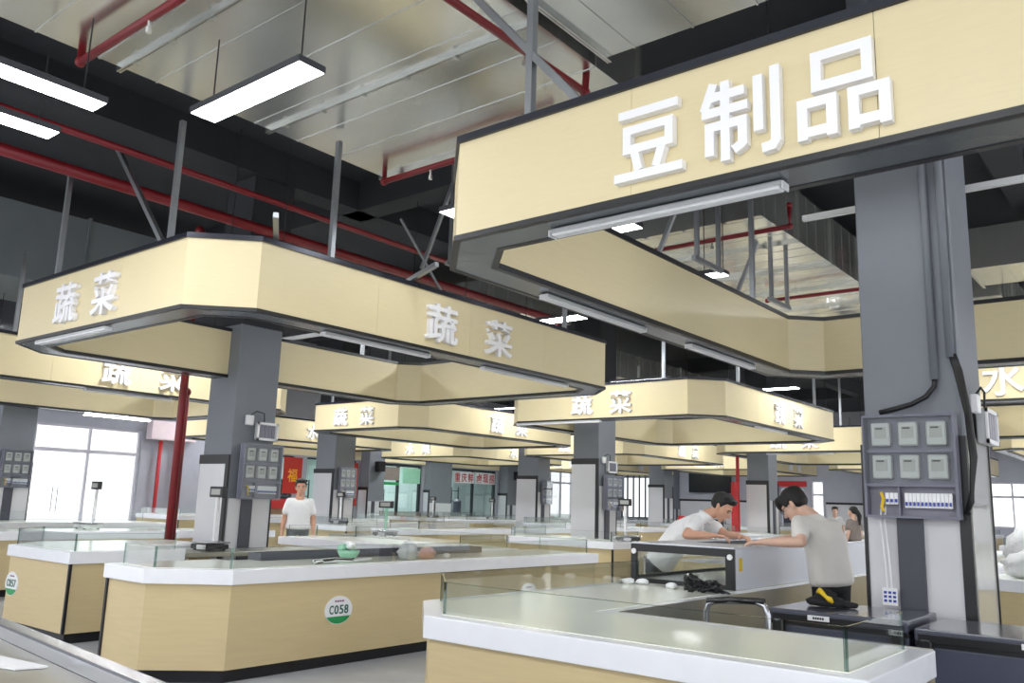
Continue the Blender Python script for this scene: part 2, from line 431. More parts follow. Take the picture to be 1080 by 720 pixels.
STROKES = {
 '豆': [[(.06, .93), (.94, .93)], [(.19, .38), (.19, .72)], [(.81, .38), (.81, .72)], [(.13, .70), (.87, .70)], [(.13, .43), (.87, .43)], [(.30, .40), (.37, .12)], [(.71, .40), (.62, .12)], [(0, .06), (1, .06)]],
 '制': [[(.16, 1.0), (.03, .66)], [(.10, .82), (.56, .82)], [(0, .62), (.60, .62)], [(.31, 1.0), (.31, -.04)], [(.10, .46), (.10, .06)], [(.04, .43), (.59, .43)], [(.53, .46), (.53, .14), (.44, .09)], [(.73, .95), (.73, .24)], [(.94, 1.0), (.94, .08), (.90, .02), (.80, .01)]],
 '品': [[(.22, 1.0), (.22, .54)], [(.78, 1.0), (.78, .54)], [(.16, .955), (.84, .955)], [(.16, .585), (.84, .585)], [(.05, .45), (.05, -.03)], [(.38, .45), (.38, -.03)], [(-.01, .41), (.44, .41)], [(-.01, .06), (.44, .06)], [(.62, .45), (.62, -.03)], [(.95, .45), (.95, -.03)], [(.56, .41), (1.01, .41)], [(.56, .06), (1.01, .06)]]}
def stroke_char(ch, pos, w, h, depth, parent, th=.118):
    mb = MB(); e = 0
    for st in STROKES[ch]:
        for a, b in zip(st, st[1:]):
            A = Vector(((a[0] - .5) * w, (a[1] - .5) * h)); B = Vector(((b[0] - .5) * w, (b[1] - .5) * h)); d = (B - A).normalized(); n = Vector((-d.y, d.x)) * th * h / 2
            if len(st) > 2: A = A - d * .006; B = B + d * .012
            e += 1; D = depth + .0002 * (e % 7)
            q = [(A - n), (B - n), (B + n), (A + n)]
            f = [mb.bm.verts.new((pos[0] + p.x, pos[1] - D, pos[2] + p.y)) for p in q]; g = [mb.bm.verts.new((pos[0] + p.x, pos[1], pos[2] + p.y)) for p in q]
            mb.bm.faces.new(f); mb.bm.faces.new(g[::-1])
            for k in range(4): mb.bm.faces.new((f[k], g[k], g[(k + 1) % 4], f[(k + 1) % 4]))
    return mb.build('character', letter_m, parent)

WORDS = {(0, 0): '豆制品', (0, 1): '水产', (3, 2): '水果', (3, 1): '水果'}
proto = None
for j in range(4):
    for i in range(4):
        if (i, j) == (3, 0): continue
        x, y = ring_xy(i, j)
        lab = 'cream octagonal sign ring with white characters, ' + ring_where(i, j)
        if (i, j) == (0, 0): lab = 'big cream sign ring with three large white bean product characters'
        if (i, j) == (1, 0): lab = 'cream sign ring with white vegetable characters above the counter numbered C058'
        if (i, j) == (2, 1): r = make_ring(x, y, lab, 3.8)
        elif (i, j) == (1, 0): r = make_ring(x, y, lab, 4.2, .44)
        elif (i, j) == (3, 1): r = make_ring(x, y, lab, 3.0)
        elif proto is None:
            proto = make_ring(x, y, lab); r = proto
        else:
            r = dup(proto, (x, y, Z0), lab)
        SIGN[(i, j)] = r
bpy.context.view_layer.update()
for (i, j), r in SIGN.items():
    w = WORDS.get((i, j), '蔬菜')
    if (i, j) == (0, 0):
        
        for ch, c in zip(w, (1.81, 2.305, 2.775)): stroke_char(ch, (-3.86 + c, 3.598, 3.325), .39, .39, .045, r)
    elif (i, j) == (0, 1):
        letters(r, i, j, '-Y', w, [1.85, 2.55], 0.5, 0.46, 0.014)
    elif (i, j) == (2, 1): letters(r, i, j, '-Y', w, [1.45, 2.35]); letters(r, i, j, '+X', w, [2.78, 3.72])
    elif (i, j) == (3, 1): letters(r, i, j, '+X', w, [2.78, 3.72])
    elif (i, j) == (1, 0): letters(r, i, j, '-Y', w, [1.62, 2.42]); letters(r, i, j, '+X', w, [2.69, 3.63])
    else:
        letters(r, i, j, '-Y', w, [2.0, 2.83]); letters(r, i, j, '+X', w, [2.78, 3.72])
# extra braces of the two nearest rings
def brace(ij, p, q, w=.045):
    t = SIGN[ij]; MB().bar(p, q, w).build('brace', strut_m, t)
brace((0, 0), (-2.55, 3.74, 3.71), (-3.75, 3.74, 5.1)); brace((1, 0), (-7.3, 3.86, 3.71), (-8.5, 3.86, 5.0))
brace((1, 0), (-6.36, 4.4, 3.72), (-5.75, 3.95, 3.76)); brace((1, 0), (-6.36, 6.0, 3.72), (-5.75, 5.85, 3.8))
brace((1, 0), (-6.36, 6.6, 3.72), (-6.36, 5.9, 4.4), .02)
MB().bar((-2.65, 7.4, 4.12), (0.4, 7.4, 4.12), .05).build('cross_bar', white_m, SIGN[(0, 0)])
MB().bar((-10.5, 7.4, 3.74), (-6.5, 7.4, 3.74), .05).build('cross_bar', white_m, SIGN[(1, 0)])

# batten lamps under the rings
def batten(p, q, label, lit=False):
    p, q = Vector(p), Vector(q); d = (q - p).normalized(); z = p.z
    t = thing('batten_lamp', label, 'lamp', tuple((p + q) / 2), 'batten lamps under the sign rings')
    MB().bar(p + Vector((0, 0, .013)), q + Vector((0, 0, .013)), .075, .024).build('housing', lampgrey_m, t, bevel=.006)
    MB().bar(p + d * .01 - Vector((0, 0, .008)), q - d * .01 - Vector((0, 0, .008)), .068, .018).build('diffuser', led_m if lit else white_m, t, bevel=.006)
    MB().bar(p - d * .008, p, .076, .036).build('end_cap', white_m, t); MB().bar(q, q + d * .008, .076, .036).build('end_cap', white_m, t)
    return t
BZ = Z0 - .026
batten((-2.78, 3.76, BZ), (-1.43, 3.76, BZ), 'unlit batten lamp under the front soffit of the bean product sign')
batten((-3.71, 4.92, BZ), (-3.71, 6.36, BZ), 'batten lamp under the long side soffit of the bean product sign, near its corner')
batten((-3.71, 7.21, BZ), (-3.71, 8.66, BZ), 'batten lamp under the long side soffit of the bean product sign, far half')
batten((-9.5, 3.86 - .11, BZ), (-8.0, 3.75, BZ), 'batten lamp under the short soffit of the vegetable sign above counter C057')
batten((-6.36, 5.0, BZ), (-6.36, 6.4, BZ), 'batten lamp under the long soffit of the vegetable sign above counter C058, middle')
batten((-6.36, 7.3, BZ), (-6.36, 8.95, BZ), 'batten lamp under the long soffit of the vegetable sign above counter C058, far end')
batten((-10.4, 13.05, BZ), (-8.5, 13.05, BZ), 'batten lamp under the short soffit of the second row ring above the white cabinet')
batten((-13.3, 6.0, BZ), (-13.3, 7.4, BZ), 'batten lamp under the cream ring behind the vegetable sign over C057')
batten((-6.36, 15.0, BZ), (-6.36, 16.4, BZ), 'batten lamp under the long soffit of the second row ring behind the two workers')
batten((-9.2, 22.35, BZ), (-7.4, 22.35, BZ), 'batten lamp under the third row ring near the red standpipe')
batten((-17.66, 8.0, BZ), (-17.66, 9.4, BZ), 'batten lamp under the ring side facing the bright glazing', True)

# ------------------------------------------------------------------ counters
TZ, EZ, KZ = 0.888, 0.77, 0.10
def counter(poly, label, guards, trims=(), partial={}, inset=.11, gh=.17, name='stall_counter', group='stall counters'):
    """poly: counter-clockwise outline; guards: index pairs of outline edges that carry a glass guard"""
    cx, cy = poly[0]
    t = thing(name, label, 'counter', (cx, cy, 0), group)
    MB().prism(offset_poly(poly, .07), 0, KZ).build('kick', kick_m, t)
    MB().prism(offset_poly(poly, .035), KZ, EZ).build('base', cream_base, t)
    MB().prism(poly, EZ, TZ).build('worktop_edge', white_stone, t, bevel=.008, seg=2)
    MB().prism(offset_poly(poly, .10), TZ, TZ + .003).build('worktop_surface', top_stone, t)
    g = offset_poly(poly, inset); n = len(poly)
    for k in guards:
        a, b = Vector(g[k]), Vector(g[(k + 1) % n]); d = (b - a).normalized(); nn = Vector((-d.y, d.x)) * .004
        if k in partial: b0 = b - a; a, b = a + b0 * partial[k][0], a + b0 * partial[k][1]
        a = a + d * .006; b = b - d * .006
        pts = [(a - nn)[:], (b - nn)[:], (b + nn)[:], (a + nn)[:]]
        gl = MB().prism(pts, TZ + .003, TZ + gh).build('glass_guard', glass_m, t)
        e = MB().prism(pts, TZ + gh, TZ + gh + .003)
        for c in (a, b): e.prism([(c.x - .004, c.y - .004), (c.x + .004, c.y - .004), (c.x + .004, c.y + .004), (c.x - .004, c.y + .004)], TZ + .003, TZ + gh + .004)
        sub(e, 'glass_edge', glassedge_m, gl)
    bp = offset_poly(poly, .033)
    for k in trims:
        p = bp[k]; MB().box(p[0] - .014, p[0] + .014, p[1] - .014, p[1] + .014, KZ, EZ).build('corner_trim', black_trim, t)
    return t

def L_near_left(x0, y0, xe, ye, c=.47, w=1.02, wy=None):
    wy = wy or w + .1
    """counter round the near corner at min x: along y0 from x0 to xe and along x0 up to ye"""
    return [(x0 + c, y0), (xe, y0), (xe, y0 + wy), (x0 + w, y0 + wy), (x0 + w, ye), (x0, ye), (x0, y0 + c)]
def L_near_right(x1, y0, xs, ye, c=.5, w=1.0):
    """counter round the near corner at max x: along y0 from xs, chamfer, along x1 up to ye"""
    return [(xs, y0), (x1 - c, y0), (x1, y0 + c), (x1, ye), (x1 - w, ye), (x1 - w, y0 + w + .1), (xs, y0 + w + .1)]
# nearest stall under the bean product sign: open cut at its inner corner for the freezers
front = counter(L_near_left(-3.88, 3.47, -1.06, 10.1, .5, 1.1, 1.02), 'white-edged stall counter of the bean product stall, closest to the camera', (0, 1, 5, 6), (1,), {5: (.6, 1)})
lin_mb = MB().box(-2.78, -1.07, 4.49, 4.494, .06, TZ + .004).box(-2.78, -2.776, 4.494, 10.09, .06, TZ + .004)
lin_mb.build('inner_lining', steeltop_m, front)
c058 = counter(L_near_right(-6.29, 3.71, -7.46, 9.66), 'white-topped beige counter with rounded number plate C058 on its long side', (0, 1, 2, 3), (0,))
c057 = counter(L_near_left(-10.85, 4.05, -8.86, 6.2, .5, 1.15), 'white-topped beige counter with number plate C057, partly behind counter C058', (0, 1, 5, 6), (1,), {}, .08)
protoA = protoB = None
for j in range(4):
    for i in range(4):
        if (i, j) in ((0, 0), (1, 0), (3, 0)): continue
        x, y = -3.86 + PXX * i, 3.6 + PYY * j
        la = 'white-edged counter, shop-window half of stall, ' + ring_where(i, j)
        lb = 'white-edged counter, freezer half of stall, ' + ring_where(i, j)
        if i == 1 and j in (1, 2):
            counter(L_near_left(x, y - .1, x + 2.77, y + 1.65), la, (0, 1, 5, 6), (1,)); counter(L_near_right(x + RW, y - .1, x + 3.6, y + 6.0), lb, (1, 2, 3), (0,)); continue
        if protoA is None:
            protoA = counter(L_near_left(x, y - .1, x + 2.77, y + 6.0), la, (0, 1, 5, 6), (1,)); protoB = counter(L_near_right(x + RW, y - .1, x + 3.6, y + 6.0), lb, (1, 2, 3), (0,))
            pa = Vector((x, y))
        else:
            q = Vector((x, y)) - pa
            dup(protoA, (protoA.location.x + q.x, protoA.location.y + q.y, 0), la)
            dup(protoB, (protoB.location.x + q.x, protoB.location.y + q.y, 0), lb)

# number plaques
def plaque(code, pos, face, label):
    t = thing('number_plaque', label, 'number plate', pos, None)
    R = Matrix.Rotation(PI / 2, 4, 'Z') if face == '+X' else Matrix.Identity(4)
    T = Matrix.Translation(pos)
    def disc(a, b, z0, z1, d0, d1, n=36, lo=-9):
        mb = MB(); pts = []
        for k in range(n):
            u, v = a * math.cos(2 * PI * k / n), b * math.sin(2 * PI * k / n)
            pts.append((u, min(max(v, z0), z1)))
        f = [mb.bm.verts.new((u, -d1, v)) for u, v in pts]; g = [mb.bm.verts.new((u, -d0, v)) for u, v in pts]
        mb.bm.faces.new(f); mb.bm.faces.new(g[::-1])
        for k in range(n): mb.bm.faces.new((f[k], g[k], g[(k + 1) % n], f[(k + 1) % n]))
        mb.bm.transform(T @ R); return mb
    disc(.16, .125, -1, 1, 0, .008).build('board', white_m, t)
    disc(.155, .12, -1, -.055, .008, .0095).build('green_band', green_m, t)
    for k, ch in enumerate(code):
        u = (k - 1.5) * .058
        p = Vector(pos) + (R @ Vector((u, -.008, .005)))
        put_glyph(ch, p, 0.046, .078, .004, .012, face, greend_m, t, 'numeral')
    mk = MB()
    for k in range(4): mk.box(-.05 + k * .028, -.03 + k * .028, -.0095, -.008, .072, .086)
    mk.bm.transform(T @ R); mk.build('heading_marks', 'purple_cloth', t)
plaque('C058', (-6.29 - .0345, 5.37, .49), '+X', 'white and green number plate C058 on a beige counter')
plaque('C057', (-10.2, 4.05 + .0345, .48), '-Y', 'white and green number plate C057 on a beige counter')
plaque('C059', (-6.29 - .0345, 8.22, .46), '+X', 'number plate half hidden behind the glass of the nearest counter')

# ------------------------------------------------------------------ columns
def column(x0, x1, y0, y1, label, style='far', band=1.95):
    t = thing('column', label, 'column', ((x0 + x1) / 2, (y0 + y1) / 2, 0), None, 'thing')
    MB().box(x0, x1, y0, y1, 0, CZ - .46 if style == 'big' else 3.75).build('shaft', column_m, t, bevel=.012)
    if style != 'big': MB().box(x0, x1, y0, y1, 3.75, CZ - .46).build('dark_shaft_top', ceil_m, t)
    e = .02
    if style == 'big':
        f = MB(); f.box(x0 - .005, x0 + .2, y0 - e, y0 - .001, 0, 1.55).box(x0 + .37, x1 - .06, y0 - e, y0 - .001, 0, 1.55).build('front_cladding', clad_m, t)
        MB().box(x0 + .2, x0 + .37, y0 - .05, y0 - .001, 0, 1.55).build('cable_duct', clad_dark, t)
        MB().box(x1 - .06, x1 + .012, y0 - .03, y0 - .001, 0, 2.05).build('corner_trim', black_trim, t)
        MB().box(x0 - .03, x0 - .005, y0 - .03, y0 + .3, 0, 2.0).build('corner_trim', black_trim, t)
        MB().box(x1 + .001, x1 + e, y0, y1, 0, 2.05).build('side_cladding', clad_gloss, t)
        MB().box(x1 + .001, x1 + .03, y1, y1 + .02, 0, 2.05).build('corner_trim', black_trim, t)
    else:
        MB().box(x0 - .02, x1 - .06, y0 - e, y0 - .001, 0, band - .06).build('front_cladding', clad_m, t)
        MB().box(x0 - .03, x1 + .01, y0 - .03, y0 - .001, band - .06, band + .06).build('band_trim', black_trim, t)
        MB().box(x1 - .06, x1 + .01, y0 - .028, y0 - .001, 0, band - .06).build('corner_trim', black_trim, t)
        MB().box(x1 + .001, x1 + e, y0 + .02, y0 + .2, 0, band - .5).box(x1 + .001, x1 + e, y0 + .36, y1, 0, band - .5).build('side_cladding', clad_m, t)
        MB().box(x1 + .001, x1 + .05, y0 + .2, y0 + .36, 0, band - .5).build('cable_duct', clad_dark, t)
        MB().box(x1 + .001, x1 + .03, y1, y1 + .02, 0, band).build('corner_trim', black_trim, t)
    return t
colBig = column(-1.94, -1.28, 6.55, 7.2, 'big grey square column with open meter cabinet behind the slate freezers', 'big')
for a, pts in enumerate(([(-1.44, 6.52, 5.8), (-1.44, 6.52, 2.45)], [(-1.33, 6.52, 5.8), (-1.33, 6.52, 2.6)])):
    MB().tube(pts, .028, 10).build('conduit', column_m, colBig, smooth=True)
MB().tube([(-1.44, 6.52, 2.46), (-1.445, 6.515, 2.4), (-1.5, 6.51, 2.33), (-1.6, 6.51, 2.28), (-1.72, 6.51, 2.25), (-1.82, 6.51, 2.23)], .018, 8).build('cable', cable_m, colBig, smooth=True)
for q in range(3):
    MB().tube([(-1.33 + q * .012, 6.52, 2.62), (-1.3 + q * .015, 6.51, 2.5), (-1.25 + q * .012, 6.505 - q * .01, 2.2), (-1.235 + q * .012, 6.5, 1.9), (-1.25, 6.5, 1.6 + q * .03), (-1.29, 6.5, 1.52)], .014, 8).build('cable', cable_m, colBig, smooth=True)
colL = column(-10.5, -9.86, 6.4, 7.05, 'grey square column rising inside the vegetable sign ring over counter C058', 'far', 1.95)
colM = column(-10.4, -9.76, 14.95, 15.6, 'grey square column of the second row with large white cabinet door', 'far', 2.4)
column(-18.7, -17.95, 6.6, 7.25, 'grey column with meter box against the bright glazed wall', 'far', 2.0)
column(-19.0, -18.2, 15.0, 15.7, 'grey column beside the standing man in a white shirt', 'far', 2.2)
column(-19.0, -18.1, 23.9, 24.6, 'grey column in front of the far tall window, blue-edged white cabinet on it', 'far', 2.4)
column(-10.5, -9.85, 24.0, 24.65, 'grey column next to the red standpipe behind the two workers', 'far', 2.3)
column(-18.6, -17.85, 32.4, 33.1, 'grey column in front of the barred far window', 'far', 2.4)
column(-26.94, -26.4, 23.55, 24.4, 'grey wall pier between the orange banner and the green window sign', 'far', 1.9)
column(-26.94, -26.6, 27.3, 28.7, 'grey wall pier between the two lettered shop windows', 'far', 1.9)
column(-26.94, -26.4, 32.45, 33.2, 'grey wall pier past the red lettered shop window', 'far', 1.9)
column(-23.3, -22.2, 41.3, 41.95, 'grey wall pier at the far wall beside the black notice board', 'far', 1.95)
column(-12.0, -11.0, 41.2, 41.95, 'grey wall pier at the far wall behind the woman with a ponytail', 'far', 1.95)

# meter cabinets
def meters_front(x0, x1, y, z0, z1, label, face='-Y', open_=True, film=False):
    """cabinet on a column face. u runs along the face, drawn facing -Y then turned for +X"""
    W, Hh = x1 - x0, z1 - z0
    pos = (x0, y, z0) if face == '-Y' else (y, x0, z0)
    t = thing('meter_cabinet', label, 'electric meter box', pos, None)
    T = Matrix.Translation(pos) @ (Matrix.Rotation(PI / 2, 4, 'Z') if face == '+X' else Matrix.Identity(4))
    def mk(f, name, m, **k):
        mb = MB(); f(mb); mb.bm.transform(T); return mb.build(name, m, t, **k)
    def mks(f, name, m, part):
        mb = MB(); f(mb); mb.bm.transform(T); return sub(mb, name, m, part)
    D = .10
    mk(lambda b: b.box(0, W, -.02, 0, 0, Hh), 'backboard', box_back)
    mk(lambda b: (b.box(0, .018, -D, -.02, 0, Hh), b.box(W - .018, W, -D, -.02, 0, Hh), b.box(.018, W - .018, -D, -.02, 0, .018), b.box(.018, W - .018, -D, -.02, Hh - .018, Hh), b.box(.018, W - .018, -D + .01, -.02, Hh * .30, Hh * .33), b.box(.018, W - .018, -D + .03, -.02, Hh * .63, Hh * .66), b.box(W * .36, W * .38, -D + .02, -.02, .018, Hh * .30)), 'housing', box_m)
    for r in range(2):
        for c in range(3):
            u = W * (.2 + .3 * c); v = Hh * (.49 + .32 * r); w, h = W * .105, Hh * .115
            body = mk(lambda b: b.box(u - w, u + w, -.085, -.02, v - h, v + h), 'meter', meter_m, bevel=.008)
            mks(lambda b: b.box(u - w * .62, u + w * .62, -.088, -.085, v - h * .35, v + h * .62), 'display', lcd_m, body)
            mks(lambda b: b.box(u - w * .5, u + w * .3, -.0895, -.088, v + h * .42, v + h * .55), 'display_bar', black_m, body)
    nb = 12
    for kx in range(nb):
        u = W * .43 + kx * W * .5 / nb
        s = mk(lambda b: b.box(u, u + W * .5 / nb - .002, -.075, -.02, Hh * .1, Hh * .24), 'breaker', white_m)
        mks(lambda b: b.box(u + .006, u + W * .5 / nb - .008, -.088, -.075, Hh * .12, Hh * .155), 'switch', blue_m, s)
    for kx in range(3):
        u = W * .22 + kx * .03
        s = mk(lambda b: b.box(u, u + .026, -.075, -.02, Hh * .13, Hh * .24), 'breaker', white_m)
        mks(lambda b: b.box(u + .005, u + .02, -.086, -.075, Hh * .15, Hh * .18), 'switch', blue_m, s)
    mk(lambda b: b.tube([(W * .17, -.06, Hh * .24), (W * .2, -.08, Hh * .18), (W * .18, -.085, Hh * .1), (W * .2, -.085, Hh * .06)], .012, 6), 'earth_wire', yellow_m)
    if film: mk(lambda b: b.box(-.005, W + .005, -D - .008, -D - .004, -.01, Hh + .01), 'protective_film', paneglass_m)
    else: mk(lambda b: b.box(.01, W - .01, -D - .006, -D, Hh * .34, Hh - .01), 'clear_cover', paneglass_m)
    return t
meters_front(-1.92, -1.31, 6.5, 1.48, 2.2, 'open grey meter cabinet with six meters on the big column')
meters_front(6.5, 7.1, -9.8, 1.45, 2.16, 'film-wrapped grey meter cabinet on the column inside the ring over C058', '+X', film=True)
meters_front(15.05, 15.7, -9.7, 1.42, 2.12, 'film-wrapped meter cabinet on the second row column with white cabinet door', '+X', film=True)
meters_front(6.66, 7.2, -17.88, 1.5, 2.22, 'meter cabinet on the column against the bright glazed wall', '+X', film=True)
meters_front(15.1, 15.65, -18.13, 1.5, 2.3, 'meter cabinet on the column beside the standing man', '+X', film=True)
meters_front(24.0, 24.55, -18.03, 1.5, 2.3, 'meter cabinet on the column in front of the tall window', '+X', film=True)
def floodlight(x, y0, y1, z0, z1, label):
    t = thing('wall_lamp', label, 'lamp', (x, (y0 + y1) / 2, z0))
    MB().box(x, x + .06, y0, y1, z0, z1).build('housing', lampgrey_m, t, bevel=.01)
    b = MB().box(x + .06, x + .075, y0, y1, z0, z0 + .03).box(x + .06, x + .075, y0, y1, z1 - .03, z1).box(x + .06, x + .075, y0, y0 + .03, z0, z1).box(x + .06, x + .075, y1 - .03, y1, z0, z1)
    b.build('bezel', white_m, t)
    g = MB()
    for k in range(4):
        a = y0 + .04 + k * (y1 - y0 - .08) / 4; g.box(x + .06, x + .066, a, a + (y1 - y0 - .08) / 4 - .01, z0 + .035, z1 - .035)
    g.build('louvre', box_m, t)
    MB().box(x, x + .05, y0 - .16, y0 - .05, z1 - .05, z1 + .08).build('junction_box', white_m, t, bevel=.006)
    MB().tube([(x + .03, y0 - .1, z1 + .08), (x + .05, y0 - .02, z1 + .14), (x + .05, y0 + .1, z1 + .12), (x + .04, y0 + .12, z1)], .008, 6).build('cable', cable_m, t)
floodlight(-1.25, 6.8, 7.2, 2.02, 2.27, 'square louvred lamp on the side of the big column beside its meter cabinet')
floodlight(-9.85, 6.72, 7.05, 2.22, 2.46, 'square louvred lamp above the meter cabinet inside the ring over C058')
floodlight(-9.75, 15.2, 15.55, 2.18, 2.42, 'square louvred lamp above the meter cabinet of the second row column')

# ------------------------------------------------------------------ ducts, pipes, lights overhead
def duct(x0, x1, y0, y1, z0, z1, label, axis='y', step=1.2, m=steel_m, rib=.4):
    t = thing('air_duct', label, 'air duct', ((x0 + x1) / 2, (y0 + y1) / 2, z0), None)
    MB().box(x0, x1, y0, y1, z0, z1).build('body', m, t)
    n = max(1, round(((y1 - y0) if axis == 'y' else (x1 - x0)) / step))
    for k in range(n + 1):
        f = MB(); e = .035
        if axis == 'y':
            c = y0 + (y1 - y0) * k / n; f.box(x0 - e, x1 + e, c - .02, c - .004, z0 - e, z1 + e).box(x0 - e, x1 + e, c + .004, c + .02, z0 - e, z1 + e)
            for s in range(int((x1 - x0) / .55)): f.box(x0 + .25 + s * .55, x0 + .28 + s * .55, c - .03, c + .03, z0 - e - .02, z0 - e)
        else:
            c = x0 + (x1 - x0) * k / n; f.box(c - .02, c - .004, y0 - e, y1 + e, z0 - e, z1 + e).box(c + .004, c + .02, y0 - e, y1 + e, z0 - e, z1 + e)
        f.build('flange', m, t)
    r = MB(); L = (y1 - y0) if axis == 'y' else (x1 - x0)
    for k in range(int(L / rib)):
        c = (y0 if axis == 'y' else x0) + (k + .5) * rib
        if axis == 'y': r.box(x0 - .006, x1 + .006, c - .008, c + .008, z0 - .006, z1 + .006)
        else: r.box(c - .008, c + .008, y0 - .006, y1 + .006, z0 - .006, z1 + .006)
    r.build('stiffening_ribs', m, t)
    return t
duct(-6.8, -3.56, -2.9, 6.0, 5.0, 5.75, 'wide galvanised duct crossing above the aisle before the vegetable sign', step=1.5, rib=.5)
duct(-3.42, 2.6, -2.6, 5.3, 5.02, 5.75, 'wide galvanised duct above the bean product sign', 'x', 1.5, rib=.5)
duct(-6.8, -3.9, 9.4, 19.5, 5.0, 5.7, 'galvanised duct seen through the bean product sign ring', rib=.36)
duct(-2.4, 5.0, 13.3, 14.4, 5.0, 5.6, 'galvanised cross duct beside the big column', 'x', 1.2, rib=.3)
duct(-3.75, -2.3, 15.0, 26.0, 5.0, 5.6, 'galvanised duct past the second row behind the big column', rib=.36)
duct(-13.6, -9.2, 11.9, 13.0, 4.9, 5.7, 'galvanised cross duct above the second row ring', 'x', 1.2, rib=.36)
duct(-13.2, -12.0, 13.2, 30, 4.9, 5.6, 'galvanised duct running towards the far wall over the second row', rib=.4)
duct(-15.6, -13.7, 2.0, 7.9, 4.62, 5.78, 'large dull grey insulated duct above the row of vegetable signs', 'y', 2.2, duct_dark, 3)
def pipe(pts, r, label, m=red_m, heads=(), name='sprinkler_pipe'):
    t = thing(name, label, 'pipe', pts[0])
    MB().tube(pts, r, 10).build('pipe', m, t, smooth=True)
    for (x, y, z) in heads:
        MB().tube([(x, y, z), (x, y, z - .06)], .014, 8).tube([(x, y, z - .06), (x, y, z - .1)], .022, 8).build('sprinkler_head', steel_m, t)
    for k in range(len(pts)):
        p = Vector(pts[k]); MB().ell(p, (r * 1.35,) * 3, None, 2).build('elbow', m, t, smooth=True)
    return t
pipe([(-6.68, 2.66, 5.05), (-6.68, 2.66, 4.84), (-3.9, 2.66, 4.84)], .032, 'red sprinkler pipe crossing under the wide duct', heads=[(-5.6, 2.66, 4.82)])
pipe([(-3.7, 1.2, 4.84), (-3.7, 5.4, 4.84), (-3.7, 5.42, 5.1)], .032, 'red sprinkler pipe along the seam between the two wide ducts', heads=[(-3.7, 4.6, 4.82)])
pipe([(-6.6, 5.85, 5.1), (-6.6, 5.85, 4.85), (-4.4, 5.85, 4.85)], .032, 'red sprinkler pipe under the far end of the wide duct', heads=[(-5.9, 5.85, 4.82)])
pipe([(-8.1, 0.5, 4.85), (-8.2, 12.5, 4.85)], .035, 'thin red pipe along the dark ceiling over the vegetable signs')
pipe([(-9.15, 0.5, 4.84), (-9.1, 12.5, 4.84)], .065, 'thick red main pipe along the dark ceiling over the vegetable signs')
pipe([(-5.6, 9.6, 4.84), (-3.6, 9.6, 4.84), (-3.6, 9.6, 5.1)], .03, 'red pipe crossing under the duct inside the bean product ring', heads=[(-4.6, 9.6, 4.82)])
pipe([(-5.3, 13.05, 4.85), (-3.7, 13.05, 4.85), (-3.7, 13.05, 5.5)], .03, 'red pipe under the duct near the big column')
pipe([(-3.0, 6.6, 5.5), (-2.4, 9.5, 5.5)], .03, 'red pipe in the dark void above the bean product sign')
pipe([(-10.95, 6.28, 0), (-10.95, 6.28, 5.2)], .055, 'red riser pipe in front of the column inside the vegetable ring', name='riser_pipe')
pipe([(-11.12, 6.42, 0), (-11.12, 6.42, 2.9)], .05, 'shorter red riser pipe beside the taller one at the vegetable stall', name='riser_pipe')
pipe([(-10.75, 23.9, 0), (-10.75, 23.9, 5.2)], .05, 'red standpipe beside the grey column behind the two workers', redb_m, name='standpipe')
tag(MB().box(-10.83, -10.68, 23.6, 23.78, 0, 2.3).build('hydrant_cabinet', redb_m, bevel=.01, at=(-10.8, 23.7, 0)), 'tall red hydrant cabinet beside the red standpipe', 'hydrant cabinet')
tag(MB().box(-26.98, -26.75, 33.3, 33.6, 0, 2.2).build('hydrant_cabinet', redb_m, bevel=.01, at=(-26.9, 33.5, 0)), 'tall red cabinet on the wall past the red lettered shop window', 'hydrant cabinet')
for kk, (x, y) in enumerate(((-26.8, 14.75), (-26.8, 15.3))):
    pipe([(x, y, 0), (x, y, 3.1)], .06, ['red wall pipe next to the bright glazing', 'red wall pipe under the white sign box'][kk], redb_m, name='wall_pipe')
# trapeze hangers and diagonals in the void
def trapeze(x, y0, y1, z, label, dx=.0):
    t = thing('duct_hanger', label, 'hanger', (x, y0, z))
    MB().bar((x, y0, z), (x, y1, z), .05).build('cross_bar', strut_m, t)
    for y in (y0 + .08, y1 - .08): MB().bar((x, y, z), (x, y, CZ - .01), .045).build('hanger_rod', strut_m, t)
    MB().bar((x - .55, y0 + .1, z + .02), (x, y0 + .1, z + 1.2), .045).build('diagonal', strut_m, t)
trapeze(-4.15, 8.2, 8.9, 4.2, 'zinc trapeze hanger with diagonal above the bean product ring, nearer one')
trapeze(-4.2, 10.4, 11.1, 4.2, 'zinc trapeze hanger with diagonal above the bean product ring, further one')
trapeze(-7.6, 7.9, 8.6, 4.6, 'zinc trapeze hanger over the long side of the vegetable ring')
trapeze(-2.6, 17.5, 18.3, 4.3, 'zinc trapeze hanger beyond the second row, behind the bean product ring')
trapeze(-3.4, 19.5, 20.3, 4.3, 'zinc trapeze hanger beyond the second row, at the far duct')

